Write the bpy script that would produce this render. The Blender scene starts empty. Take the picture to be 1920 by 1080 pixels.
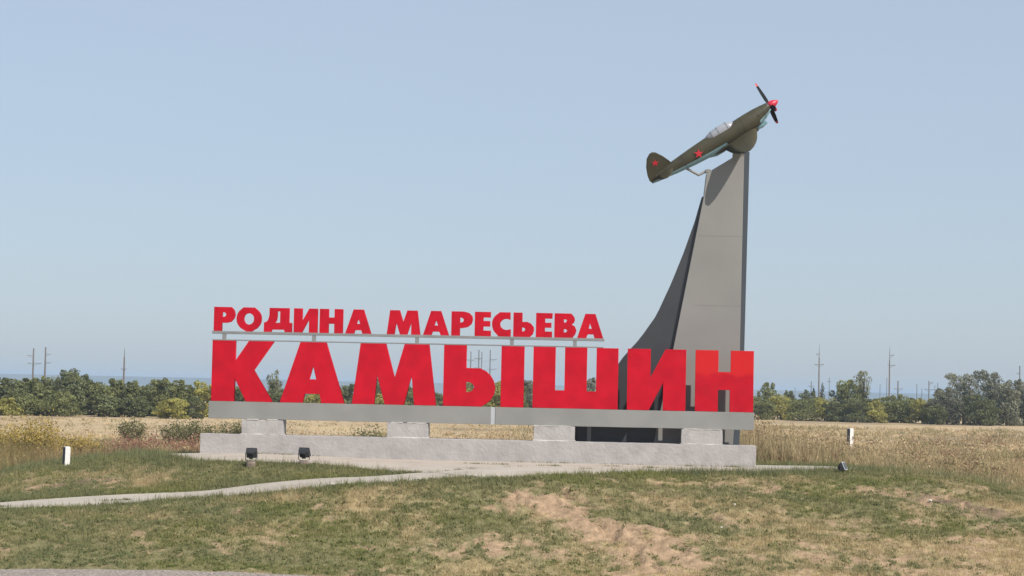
import bpy, bmesh, math, random
import numpy as np
from mathutils import Vector, Matrix

sc = bpy.context.scene
COL = sc.collection
R = math.radians
rng = np.random.default_rng(11)
random.seed(11)

# ------------------------------------------------------------------ camera
cam_data = bpy.data.cameras.new('camera')
cam_data.sensor_width = 36.0
cam_data.lens = 3750.0 / 1920.0 * 36.0
cam_data.clip_start = 0.5
cam_data.clip_end = 60000.0
cam = bpy.data.objects.new('camera', cam_data)
COL.objects.link(cam)
cam.location = (75 * math.sin(R(3)), -75 * math.cos(R(3)), 2.86)
cam.rotation_mode = 'QUATERNION'
cam.rotation_quaternion = (Matrix.Rotation(R(3), 3, 'Z') @ Matrix.Rotation(R(90 + 2.8), 3, 'X')
                           @ Matrix.Rotation(R(1.2), 3, 'Z')).to_quaternion()
sc.camera = cam

# ------------------------------------------------------------------ sky and sun
SUN_AZ, SUN_EL = 45.0, 44.0          # degrees right of the sign's front, degrees above the horizon
world = bpy.data.worlds.new('World')
sc.world = world
world.use_nodes = True
wn = world.node_tree.nodes
bg = wn['Background']
sky = wn.new('ShaderNodeTexSky')
sky.sky_type = 'NISHITA'
sky.sun_disc = False
sky.sun_elevation = R(SUN_EL)
sky.sun_rotation = R(180 - SUN_AZ)
sky.altitude = 0
sky.air_density = 1.0
sky.dust_density = 1.0
sky.ozone_density = 8.0
veil = wn.new('ShaderNodeMix')                      # thin high haze that pales the whole dome evenly
veil.data_type = 'RGBA'
veil.inputs['Factor'].default_value = 0.70
veil.inputs['B'].default_value = (3.6, 4.02, 4.47, 1)
world.node_tree.links.new(sky.outputs[0], veil.inputs['A'])
world.node_tree.links.new(veil.outputs['Result'], bg.inputs[0])
bg.inputs[1].default_value = 0.15

sun_data = bpy.data.lights.new('sun', 'SUN')
sun_data.energy = 5.0
sun_data.angle = R(0.53)
sun_data.color = (1.0, 0.95, 0.87)
sun = bpy.data.objects.new('sun', sun_data)
COL.objects.link(sun)
to_sun = Vector((math.sin(R(SUN_AZ)) * math.cos(R(SUN_EL)), -math.cos(R(SUN_AZ)) * math.cos(R(SUN_EL)), math.sin(R(SUN_EL))))
sun.rotation_euler = to_sun.to_track_quat('Z', 'Y').to_euler()
sun.location = (30, -40, 60)

sc.view_settings.view_transform = 'Standard'
sc.view_settings.look = 'None'
sc.view_settings.exposure = 0.0
sc.view_settings.gamma = 1.0
sc.view_settings.use_curve_mapping = False
sc.cycles.volume_bounces = 0
sc.cycles.max_bounces = 6

# ------------------------------------------------------------------ helpers
def link(o, parent=None):
    COL.objects.link(o)
    if parent is not None:
        o.parent = parent
    return o

def tag(o, label=None, category=None, group=None, kind=None):
    if label: o['label'] = label
    if category: o['category'] = category
    if group: o['group'] = group
    if kind: o['kind'] = kind
    return o

def empty(name, loc=(0, 0, 0)):
    o = bpy.data.objects.new(name, None)
    o.empty_display_size = 0.2
    o.location = loc
    return link(o)

def bm_obj(name, bm, mats, parent=None, smooth=False, bevel=0.0):
    bmesh.ops.recalc_face_normals(bm, faces=bm.faces)
    me = bpy.data.meshes.new(name)
    bm.to_mesh(me)
    bm.free()
    if not isinstance(mats, (list, tuple)): mats = [mats]
    for m in mats: me.materials.append(m)
    if smooth:
        me.polygons.foreach_set('use_smooth', [True] * len(me.polygons))
    o = bpy.data.objects.new(name, me)
    link(o, parent)
    if bevel:
        b = o.modifiers.new('bevel', 'BEVEL')
        b.width = bevel; b.segments = 2; b.limit_method = 'ANGLE'
    return o

def np_obj(name, V, F, mats, parent=None, attrs=None, smooth=False):
    """V (n,3) floats, F (m,k) ints with one k for all faces; attrs: name -> (n,) floats or (n,4) colours"""
    me = bpy.data.meshes.new(name)
    V = np.ascontiguousarray(V, dtype=np.float32); F = np.ascontiguousarray(F, dtype=np.int32)
    k = F.shape[1]
    me.vertices.add(len(V)); me.vertices.foreach_set('co', V.ravel())
    me.loops.add(F.size); me.loops.foreach_set('vertex_index', F.ravel())
    me.polygons.add(len(F))
    me.polygons.foreach_set('loop_start', np.arange(0, F.size, k, dtype=np.int32))
    me.polygons.foreach_set('loop_total', np.full(len(F), k, dtype=np.int32))
    me.polygons.foreach_set('use_smooth', np.full(len(F), smooth, dtype=bool))
    me.update(calc_edges=True)
    for an, av in (attrs or {}).items():
        av = np.asarray(av, dtype=np.float32)
        if av.ndim == 1:
            a = me.attributes.new(an, 'FLOAT', 'POINT'); a.data.foreach_set('value', av)
        else:
            a = me.attributes.new(an, 'FLOAT_COLOR', 'POINT'); a.data.foreach_set('color', av.ravel())
    if not isinstance(mats, (list, tuple)): mats = [mats]
    for m in mats: me.materials.append(m)
    o = bpy.data.objects.new(name, me)
    return link(o, parent)

def box(bm, x0, x1, y0, y1, z0, z1, mi=0):
    vs = [bm.verts.new(p) for p in ((x0, y0, z0), (x1, y0, z0), (x1, y1, z0), (x0, y1, z0),
                                    (x0, y0, z1), (x1, y0, z1), (x1, y1, z1), (x0, y1, z1))]
    for f in ((3, 2, 1, 0), (4, 5, 6, 7), (0, 1, 5, 4), (1, 2, 6, 5), (2, 3, 7, 6), (3, 0, 4, 7)):
        bm.faces.new([vs[i] for i in f]).material_index = mi
    return vs

def tube(bm, pts, radii, n=8, mi=0, caps=True):
    pts = [Vector(p) for p in pts]
    rings = []
    for i, p in enumerate(pts):
        d = (pts[min(i + 1, len(pts) - 1)] - pts[max(i - 1, 0)]).normalized()
        a = d.cross(Vector((0, 0, 1)) if abs(d.z) < 0.9 else Vector((1, 0, 0))).normalized()
        b = d.cross(a)
        r = radii[i] if isinstance(radii, (list, tuple)) else radii
        rings.append([bm.verts.new(p + r * (math.cos(2 * math.pi * k / n) * a + math.sin(2 * math.pi * k / n) * b)) for k in range(n)])
    for r0, r1 in zip(rings, rings[1:]):
        for k in range(n):
            bm.faces.new((r0[k], r0[(k + 1) % n], r1[(k + 1) % n], r1[k])).material_index = mi
    if caps:
        bm.faces.new(rings[0][::-1]).material_index = mi
        bm.faces.new(rings[-1]).material_index = mi

def loft(bm, rings, caps=True, mi=None):
    """rings: list of equally long closed lists of points"""
    vr = [[bm.verts.new(p) for p in r] for r in rings]
    n = len(vr[0]); out = []
    for r0, r1 in zip(vr, vr[1:]):
        for k in range(n):
            out.append(bm.faces.new((r0[k], r0[(k + 1) % n], r1[(k + 1) % n], r1[k])))
    if caps:
        out.append(bm.faces.new(vr[0][::-1])); out.append(bm.faces.new(vr[-1]))
    if mi is not None:
        for f in out: f.material_index = mi
    return out

def flat_letter(name, splines, y_front, depth, mat, parent, bevel=0.006):
    """a letter cut from sheet: 2D filled curve in the x-z plane, extruded along y"""
    cu = bpy.data.curves.new(name, 'CURVE')
    cu.dimensions = '2D'; cu.fill_mode = 'BOTH'
    cu.extrude = depth / 2 - bevel; cu.bevel_depth = bevel; cu.bevel_resolution = 1; cu.offset = -bevel
    for s in splines:
        sp = cu.splines.new('POLY')
        sp.points.add(len(s) - 1)
        for p, (x, z) in zip(sp.points, s): p.co = (x, z, 0, 1)
        sp.use_cyclic_u = True
    tmp = bpy.data.objects.new(name + '_tmp', cu)
    COL.objects.link(tmp)
    me = bpy.data.meshes.new_from_object(tmp.evaluated_get(bpy.context.evaluated_depsgraph_get()))
    bpy.data.objects.remove(tmp); bpy.data.curves.remove(cu)
    me.transform(Matrix.Translation((0, y_front + depth / 2, 0)) @ Matrix.Rotation(R(90), 4, 'X'))
    me.materials.clear(); me.materials.append(mat)
    me.name = name
    o = bpy.data.objects.new(name, me)
    return link(o, parent)

# ------------------------------------------------------------------ noise (numpy)
def _hash(ix, iy, seed):
    h = (ix.astype(np.int64) * 374761393 + iy.astype(np.int64) * 668265263 + seed * 974711) & 0x7fffffff
    h = ((h ^ (h >> 13)) * 1274126177) & 0x7fffffff
    return ((h ^ (h >> 16)) & 0xffff) / 65535.0

def vnoise(x, y, seed=0):
    x = np.asarray(x, float); y = np.asarray(y, float)
    ix = np.floor(x); iy = np.floor(y); fx = x - ix; fy = y - iy
    fx = fx * fx * (3 - 2 * fx); fy = fy * fy * (3 - 2 * fy)
    a = _hash(ix, iy, seed); b = _hash(ix + 1, iy, seed); c = _hash(ix, iy + 1, seed); d = _hash(ix + 1, iy + 1, seed)
    return (a * (1 - fx) + b * fx) * (1 - fy) + (c * (1 - fx) + d * fx) * fy

def fbm(x, y, seed=0, octaves=4):
    s = 0; a = 0.5; t = 0
    for i in range(octaves):
        s = s + a * vnoise(x * 2 ** i, y * 2 ** i, seed + i * 17); t += a; a *= 0.55
    return s / t

def sstep(a, b, x):
    t = np.clip((np.asarray(x, float) - a) / (b - a), 0, 1)
    return t * t * (3 - 2 * t)
# ------------------------------------------------------------------ terrain heights
CTRL = [(x, y, 0.0) for x in (-11, -6, -1, 4, 9) for y in (-3, 1.5)] + [
    (-8, -4.5, 0), (-5, -5.5, 0), (-1.5, -9, -.02), (0, -11, -.02), (2, -9, 0), (4.8, -6, 0), (8.5, -5, 0), (11, -3, 0), (13.5, 0, 0),
    (13, 3, -.02), (8, 4, -.02), (0, 4, -.05), (-8, 4, -.1), (-12.5, .5, 0),
    (-4.4, -8.5, -.28), (-4.2, -12, -.38), (-10, -8.5, -.95), (-10, -12, -1.05), (-16, -8.8, -1.35), (-15.4, -12.5, -1.45),
    (-22, -9, -1.8), (-22, -13, -1.9), (-16.9, -4.6, -.95), (-17, 1, -.42), (-14.4, -.9, -.1), (-22, -3, -1.3), (-22, 3, -1.3),
    (16.2, -2, -.16), (19.2, .7, -.78), (24, 1, -1.45), (24, -6, -1.8),
    (-24, -19.5, -2.5), (-13, -19.5, -2.48), (-3.5, -19, -2.45), (4.7, -17.4, -2.45), (15.9, -15, -2.4), (24, -15, -2.5),
    (-24, -27, -2.6), (-13, -27, -2.6), (-3.5, -27, -2.6), (4.7, -27, -2.6), (15.9, -27, -2.6), (26, -27, -2.6),
    (-24, 12, -1.1), (-12, 12, -1), (0, 11, -.9), (10, 11, -.35), (20, 11, -.85), (26, 11, -1.1),
    (-24, 26, -1), (-12, 26, -1), (0, 26, -1), (10, 26, -.8), (20, 26, -.8), (26, 26, -.9)]
_P = np.array(CTRL, float)

def _tps(r2):
    return 0.5 * r2 * np.log(np.maximum(r2, 1e-9))

def _solve():
    n = len(_P); d2 = ((_P[:, None, :2] - _P[None, :, :2]) ** 2).sum(-1)
    A = np.zeros((n + 3, n + 3)); A[:n, :n] = _tps(d2) + np.eye(n) * 0.6
    A[:n, n] = 1; A[:n, n + 1:] = _P[:, :2]; A[n, :n] = 1; A[n + 1:, :n] = _P[:, :2].T
    b = np.zeros(n + 3); b[:n] = _P[:, 2]
    return np.linalg.solve(A, b)
_W = _solve()

def height(x, y):
    """smooth height of the ground"""
    x = np.asarray(x, float); y = np.asarray(y, float)
    cx = np.clip(x, -24, 26).ravel(); cy = np.clip(y, -27, 26).ravel()
    z = np.full(cx.shape, _W[-3]) + cx * _W[-2] + cy * _W[-1]
    for i in range(len(_P)):
        z += _W[i] * _tps((cx - _P[i, 0]) ** 2 + (cy - _P[i, 1]) ** 2)
    z = z.reshape(x.shape)
    z = z * (1 - sstep(20, 60, y)) - 1.0 * sstep(20, 60, y)
    return z - 44 * sstep(600, 3200, y)
# ------------------------------------------------------------------ materials
def mat(name, base, var=None, scale=3.0, rough=0.8, bump=0.0, bump_scale=30.0, metallic=0.0, spec=0.5, coat=0.0, detail=4.0, lo=0.35, hi=0.65):
    """Principled colour; var = second colour mixed in by world-space noise; bump = fine relief"""
    m = bpy.data.materials.new(name); m.use_nodes = True
    nt = m.node_tree; p = nt.nodes['Principled BSDF']
    p.inputs['Roughness'].default_value = rough; p.inputs['Metallic'].default_value = metallic
    p.inputs['Specular IOR Level'].default_value = spec; p.inputs['Coat Weight'].default_value = coat
    p.inputs['Base Color'].default_value = (*base, 1)
    tc = nt.nodes.new('ShaderNodeTexCoord')
    if var is not None:
        n = nt.nodes.new('ShaderNodeTexNoise'); n.inputs['Scale'].default_value = scale; n.inputs['Detail'].default_value = detail
        r = nt.nodes.new('ShaderNodeMapRange'); r.inputs['From Min'].default_value = lo; r.inputs['From Max'].default_value = hi
        x = nt.nodes.new('ShaderNodeMix'); x.data_type = 'RGBA'
        x.inputs['A'].default_value = (*base, 1); x.inputs['B'].default_value = (*var, 1)
        nt.links.new(tc.outputs['Object'], n.inputs['Vector']); nt.links.new(n.outputs['Fac'], r.inputs['Value'])
        nt.links.new(r.outputs['Result'], x.inputs['Factor']); nt.links.new(x.outputs['Result'], p.inputs['Base Color'])
    if bump:
        n2 = nt.nodes.new('ShaderNodeTexNoise'); n2.inputs['Scale'].default_value = bump_scale; n2.inputs['Detail'].default_value = 5
        b = nt.nodes.new('ShaderNodeBump'); b.inputs['Strength'].default_value = bump; b.inputs['Distance'].default_value = 0.05
        nt.links.new(tc.outputs['Object'], n2.inputs['Vector']); nt.links.new(n2.outputs['Fac'], b.inputs['Height'])
        nt.links.new(b.outputs['Normal'], p.inputs['Normal'])
    return m

def leaf_mat(name, trans=0.3, rough=0.7):
    """leaf or blade: its own colour comes from the Col attribute; some light passes through"""
    m = bpy.data.materials.new(name); m.use_nodes = True
    nt = m.node_tree; p = nt.nodes['Principled BSDF']; out = nt.nodes['Material Output']
    a = nt.nodes.new('ShaderNodeAttribute'); a.attribute_name = 'Col'
    p.inputs['Roughness'].default_value = rough; p.inputs['Specular IOR Level'].default_value = 0.2
    t = nt.nodes.new('ShaderNodeBsdfTranslucent'); x = nt.nodes.new('ShaderNodeMixShader'); x.inputs[0].default_value = trans
    nt.links.new(a.outputs['Color'], p.inputs['Base Color']); nt.links.new(a.outputs['Color'], t.inputs['Color'])
    nt.links.new(p.outputs[0], x.inputs[1]); nt.links.new(t.outputs[0], x.inputs[2]); nt.links.new(x.outputs[0], out.inputs['Surface'])
    return m

def ground_mat():
    m = bpy.data.materials.new('ground_soil_and_litter'); m.use_nodes = True
    nt = m.node_tree; p = nt.nodes['Principled BSDF']; p.inputs['Roughness'].default_value = 0.95; p.inputs['Specular IOR Level'].default_value = 0.1
    a = nt.nodes.new('ShaderNodeAttribute'); a.attribute_name = 'Col'
    tc = nt.nodes.new('ShaderNodeTexCoord')
    n = nt.nodes.new('ShaderNodeTexNoise'); n.inputs['Scale'].default_value = 6.0; n.inputs['Detail'].default_value = 8; n.inputs['Roughness'].default_value = 0.7
    r = nt.nodes.new('ShaderNodeMapRange'); r.inputs['From Min'].default_value = 0.3; r.inputs['From Max'].default_value = 0.7
    r.inputs['To Min'].default_value = 0.62; r.inputs['To Max'].default_value = 1.3
    x = nt.nodes.new('ShaderNodeMix'); x.data_type = 'RGBA'; x.blend_type = 'MULTIPLY'; x.inputs['Factor'].default_value = 1.0
    nt.links.new(tc.outputs['Object'], n.inputs['Vector']); nt.links.new(n.outputs['Fac'], r.inputs['Value'])
    nt.links.new(a.outputs['Color'], x.inputs['A']); nt.links.new(r.outputs['Result'], x.inputs['B'])
    nt.links.new(x.outputs['Result'], p.inputs['Base Color'])
    b = nt.nodes.new('ShaderNodeBump'); b.inputs['Strength'].default_value = 0.6; b.inputs['Distance'].default_value = 0.06
    n2 = nt.nodes.new('ShaderNodeTexNoise'); n2.inputs['Scale'].default_value = 14.0; n2.inputs['Detail'].default_value = 6
    nt.links.new(tc.outputs['Object'], n2.inputs['Vector']); nt.links.new(n2.outputs['Fac'], b.inputs['Height']); nt.links.new(b.outputs['Normal'], p.inputs['Normal'])
    return m

def letter_mat(name, base, warm_tone, warm_above=None):
    """red enamel: blotchy repainting; warm_above = a height above which the red turns more orange"""
    m = mat(name, base, tuple(c * 0.82 for c in base), scale=1.7, rough=0.62, bump=0.20, bump_scale=2.6, spec=0.08)
    nt = m.node_tree; p = nt.nodes['Principled BSDF']
    prev = p.inputs['Base Color'].links[0].from_socket
    geo = nt.nodes.new('ShaderNodeNewGeometry')
    n = nt.nodes.new('ShaderNodeTexNoise'); n.inputs['Scale'].default_value = 0.9; n.inputs['Detail'].default_value = 3
    nt.links.new(geo.outputs['Position'], n.inputs['Vector'])
    r = nt.nodes.new('ShaderNodeMapRange'); x = nt.nodes.new('ShaderNodeMix'); x.data_type = 'RGBA'
    if warm_above is None:
        r.inputs['From Min'].default_value = 0.62; r.inputs['From Max'].default_value = 0.80; r.inputs['To Max'].default_value = 0.6
        nt.links.new(n.outputs['Fac'], r.inputs['Value'])
    else:
        s = nt.nodes.new('ShaderNodeSeparateXYZ'); nt.links.new(geo.outputs['Position'], s.inputs[0])
        ma = nt.nodes.new('ShaderNodeMath'); ma.operation = 'MULTIPLY_ADD'; ma.inputs[1].default_value = 0.9
        nt.links.new(n.outputs['Fac'], ma.inputs[0]); nt.links.new(s.outputs['Z'], ma.inputs[2])
        r.inputs['From Min'].default_value = warm_above + 0.45 - 0.08; r.inputs['From Max'].default_value = warm_above + 0.45 + 0.08
        nt.links.new(ma.outputs[0], r.inputs['Value'])
    nt.links.new(r.outputs['Result'], x.inputs['Factor']); nt.links.new(prev, x.inputs['A']); x.inputs['B'].default_value = (*warm_tone, 1)
    nt.links.new(x.outputs['Result'], p.inputs['Base Color'])
    return m

M = dict(
    ground=ground_mat(), leaf=leaf_mat('leaves', 0.40), blade=leaf_mat('grass_blades', 0.32),
    concrete=mat('whitewashed_concrete', (.39, .36, .345), (.315, .29, .28), 1.6, .9, .45, 9, lo=.4, hi=.72),
    limewash=mat('limewashed_block', (.40, .375, .36), (.33, .305, .295), 2.4, .9, .4, 10, lo=.42, hi=.74),
    mortar=mat('white_mortar', (.58, .54, .50), (.48, .45, .41), 5, .9, .6, 20),
    paving=mat('old_concrete_paving', (.425, .375, .31), (.33, .288, .235), .8, .92, .5, 12, lo=.45, hi=.8),
    gravel=mat('gravel_shoulder', (.40, .335, .285), (.16, .135, .115), 11, .95, 1.0, 18, detail=8),
    grey=mat('grey_painted_steel', (.262, .256, .24), (.228, .223, .21), .9, .55, .12, 1.6, spec=.35),
    pylon=mat('grey_sheet_cladding', (.262, .250, .232), (.228, .219, .204), .45, .55, .16, .7, spec=.35),
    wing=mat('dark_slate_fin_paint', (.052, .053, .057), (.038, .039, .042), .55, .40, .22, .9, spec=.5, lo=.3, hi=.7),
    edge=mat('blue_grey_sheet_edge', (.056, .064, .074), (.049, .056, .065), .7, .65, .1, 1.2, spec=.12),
    seam=mat('pale_seam_strip', (.46, .46, .47), (.40, .41, .42), 3, .6),
    rail=mat('grey_rail_paint', (.24, .235, .23), (.2, .2, .2), 2, .5),
    red=letter_mat('red_letter_enamel', (.535, .006, .020), (.55, .014, .020)),
    red_small=letter_mat('red_small_letter_enamel', (.52, .006, .020), (.535, .014, .020)),
    red_warm_top=letter_mat('red_enamel_warm_top', (.52, .007, .020), (.57, .017, .019), 3.45),  # turns more orange above the given height
    olive=mat('olive_aircraft_paint', (.064, .056, .029), (.049, .043, .024), 2.2, .55, .08, 6, spec=.4),
    sky_blue=mat('light_blue_belly_paint', (.24, .40, .45), (.20, .34, .39), 2.0, .5),
    spinner=mat('red_spinner_paint', (.60, .02, .05), (.52, .015, .04), 3, .4),
    star=mat('red_star_paint', (.55, .015, .03), (.48, .015, .025), 5, .5),
    blade_black=mat('black_blade_paint', (.010, .010, .011), (.016, .016, .016), 4, .8, spec=.15),
    canopy=mat('pale_canopy_glazing', (.34, .345, .375), (.29, .295, .325), 3, .25, spec=.6),
    frame=mat('grey_canopy_frame', (.20, .21, .23), (.16, .17, .19), 3, .5),
    black=mat('black_lamp_housing', (.016, .017, .019), (.03, .03, .03), 8, .5),
    lamp_glass=mat('lamp_front_glass', (.06, .065, .065), (.04, .045, .045), 8, .3, spec=.4),
    lamp_grey=mat('grey_lamp_housing', (.05, .053, .056), (.035, .038, .04), 8, .5),
    white=mat('white_painted_post', (.72, .69, .65), (.58, .54, .50), 8, .8, .4, 30, lo=.5, hi=.8),
    bare=mat('shaded_post_side', (.085, .09, .10), (.065, .07, .078), 6, .9, .4, 25),  # unlit side of the marker posts, its shade painted as a darker colour
    joint=mat('dull_panel_joint', (.195, .187, .174), (.17, .165, .155), 2, .7),
    stub=mat('rusty_concrete_stub', (.30, .235, .19), (.19, .14, .11), 7, .9, .6, 25),
    stone=mat('pale_stone', (.72, .69, .65), (.6, .57, .52), 9, .9, .4, 30),
    pole=mat('weathered_pole', (.19, .15, .12), (.14, .115, .095), .8, .9, .3, 8),
    pole_grey=mat('grey_concrete_pole', (.19, .185, .18), (.145, .14, .135), .8, .9, .3, 8),
    arm=mat('galvanised_crossarm', (.24, .25, .26), (.18, .19, .20), 2, .6),
    bark=mat('grey_brown_bark', (.12, .095, .07), (.07, .055, .042), 2, .95, .6, 12),
    hills=mat('wooded_far_hills', (.05, .07, .04), (.13, .12, .07), .0016, 1.0, lo=.4, hi=.6),
)
# ------------------------------------------------------------------ plan shapes on the ground
PAVE = np.array([(-13.5, -.2), (-12.2, -2.0), (-11.0, -3.6), (-8.8, -4.4), (-6.4, -5.3), (-4.6, -6.6), (-2.6, -8.7), (-2.0, -9.6), (-1.2, -10.9), (-.2, -11.3),
                 (1.0, -10.6), (2.4, -8.9), (4.8, -6.3), (8.5, -5.1), (10.6, -3.2), (13.9, -.6), (14.2, .5), (12.2, 1.9), (9.3, 2.2), (9.3, 3.4), (-11.8, 3.4), (-12.6, 1.0)], float)
PATH_BACK = np.array([(-30, -9.6), (-22, -9.3), (-16.4, -9.0), (-11.2, -8.3), (-5.1, -8.5), (-3.4, -8.9), (-1.2, -9.0), (-1.0, -9.0)], float)
PATH_FRONT = np.array([(-30, -12.8), (-22, -12.5), (-15.6, -11.9), (-10.6, -11.0), (-4.7, -11.7), (-2.2, -11.6), (-.5, -10.9), (-.4, -10.9)], float)
PATH_POLY = np.vstack([PATH_BACK, PATH_FRONT[::-1]])
ROAD_EDGE = -19.95                                    # the gravel shoulder starts in front of this line (at x = -12)

def inside(poly, x, y):
    c = np.zeros(np.shape(x), bool)
    for (x0, y0), (x1, y1) in zip(poly, np.roll(poly, -1, 0)):
        with np.errstate(divide='ignore', invalid='ignore'):
            c ^= ((y0 > y) != (y1 > y)) & (x < (x1 - x0) * (y - y0) / (y1 - y0 + 1e-12) + x0)
    return c

def seg_dist(pts, x, y, closed=False):
    d = np.full(np.shape(x), 1e9)
    P = list(map(tuple, pts))
    for (x0, y0), (x1, y1) in zip(P, P[1:] + ([P[0]] if closed else [])):
        vx, vy = x1 - x0, y1 - y0
        t = np.clip(((x - x0) * vx + (y - y0) * vy) / (vx * vx + vy * vy), 0, 1)
        d = np.minimum(d, np.hypot(x - x0 - t * vx, y - y0 - t * vy))
    return d

def hard_dist(x, y):
    """distance to the pavement and the path, negative inside"""
    d1 = seg_dist(PAVE, x, y, True); d1 = np.where(inside(PAVE, x, y), -d1, d1)
    d2 = seg_dist(PATH_POLY, x, y, True); d2 = np.where(inside(PATH_POLY, x, y), -d2, d2)
    return np.minimum(d1, d2)

def road_line(x):
    return -20.1 + 0.045 * (x + 12) + 0.12 * np.sin(x * 0.9) * 0.4

GULLIES = [([(1.9, -11.2), (2.5, -12.0), (3.2, -13.3), (3.9, -14.4), (4.6, -15.8), (5.0, -17.2)], .17, .19),
           ([(2.9, -12.2), (3.7, -13.2), (4.6, -14.3), (5.6, -15.8)], .09, .16),
           ([(5.0, -8.6), (5.9, -10.2), (6.9, -11.8), (7.6, -13.6)], .10, .15),
           ([(6.6, -9.4), (7.6, -10.9), (8.8, -12.4)], .07, .16),
           ([(.6, -12.3), (1.5, -13.6), (2.2, -14.8)], .08, .14),
           ([(10.2, -7.0), (11.3, -8.6), (12.6, -10.3)], .06, .18),
           ([(14.2, -5.0), (15.2, -6.4), (16.6, -8.0)], .10, .3)]

def gauss(x, y, cx, cy, sx, sy, ang=0):
    c, s = math.cos(R(ang)), math.sin(R(ang)); u = (x - cx) * c + (y - cy) * s; v = -(x - cx) * s + (y - cy) * c
    return np.exp(-(u / sx) ** 2 - (v / sy) ** 2)

def cover(x, y):
    """how much of the slope is grown over, 0 bare soil .. 1 closed turf"""
    n = fbm(x * .8 + 3, y * 1.0, 3, 5)
    c = 0.93 + (n - .5) * 1.5 + (fbm(x * 2.4, y * 2.8, 71, 3) - .5) * 1.5 + (vnoise(x * 8.5, y * 8.5, 73) - .5) * .35
    c += .35 * sstep(2.2, .2, np.abs(hard_dist(x, y)))                   # greener where run-off from the slabs waters it
    c += .12 * sstep(-1, -8, x)
    br = .35 + 1.15 * fbm(x * 1.6, y * 1.6, 103, 3)
    c -= br * .9 * gauss(x, y, 3.2, -13.6, 1.1, 2.6, 58) + br * .75 * gauss(x, y, 5.2, -16.0, 2.4, 1.7) + .5 * gauss(x, y, 1.6, -12.9, 1.3, 1.0)
    c -= .65 * gauss(x, y, 15.4, -7.4, 2.4, 1.7, -30) + .35 * gauss(x, y, 8.2, -8.2, 3, .8) + .5 * gauss(x, y, -14.6, -5.6, 2.4, .8, 8)
    c -= .38 * sstep(8, 12, x) * sstep(-10.5, -14, y)
    return np.clip(c, 0, 1)

def dryness(x, y):
    d = fbm(x * .5 + 40, y * .7, 29, 5)
    v = (d - .5) * 1.9 + .22 + (fbm(x * 2.9, y * 2.9, 31, 3) - .5) * .7
    v += .55 * sstep(4, 11, x) * sstep(-10.5, -14, y) + .3 * sstep(15, 20, x) + .25 * sstep(-15.5, -17.5, y) * sstep(-6, 2, x)
    v -= .3 * sstep(1.6, .2, np.abs(hard_dist(x, y))) + .25 * sstep(-15.5, -18, y) * sstep(0, -6, x)
    v += 1.2 * sstep(3, 8, y)
    return np.clip(v, 0, 1)

def mix(a, b, t):
    return np.asarray(a)[None] * (1 - t[:, None]) + np.asarray(b)[None] * t[:, None]

def relief(x, y):
    """clods, runnels and hollows on top of the smooth height"""
    hd = hard_dist(x, y)
    k = sstep(.0, .8, hd) * sstep(24, 14, np.abs(x - 1)) * sstep(9, 4, y) * sstep(-.1, .6, y - road_line(x))
    z = (fbm(x * .9, y * .9, 5, 3) - .5) * .22 + (fbm(x * 3.1, y * 3.1, 9, 3) - .5) * .12
    z += (fbm(x * 6.5, y * 6.5, 13, 2) - .5) * .13 * (1.25 - cover(x, y))
    wob = (fbm(x * 1.7, y * 1.7, 55, 3) - .5) * .5
    for pts, dep, w in GULLIES:
        d = seg_dist(pts, x + wob, y + wob)
        z -= dep * np.exp(-(d / w) ** 2); z += dep * .35 * np.exp(-((d - 2.2 * w) / w) ** 2)
    far = .10 * (fbm(x * .5, y * .5, 81, 3) - .5) * sstep(4, 10, y) * sstep(200, 80, y)
    return z * k + far + np.where(hd < 0, -.03, 0) * (np.abs(x) < 40)

def axis(parts):
    out = []
    for a, b, st in parts:
        out.extend(np.arange(a, b, st))
    out.append(parts[-1][1])
    return np.array(out, float)

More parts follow.
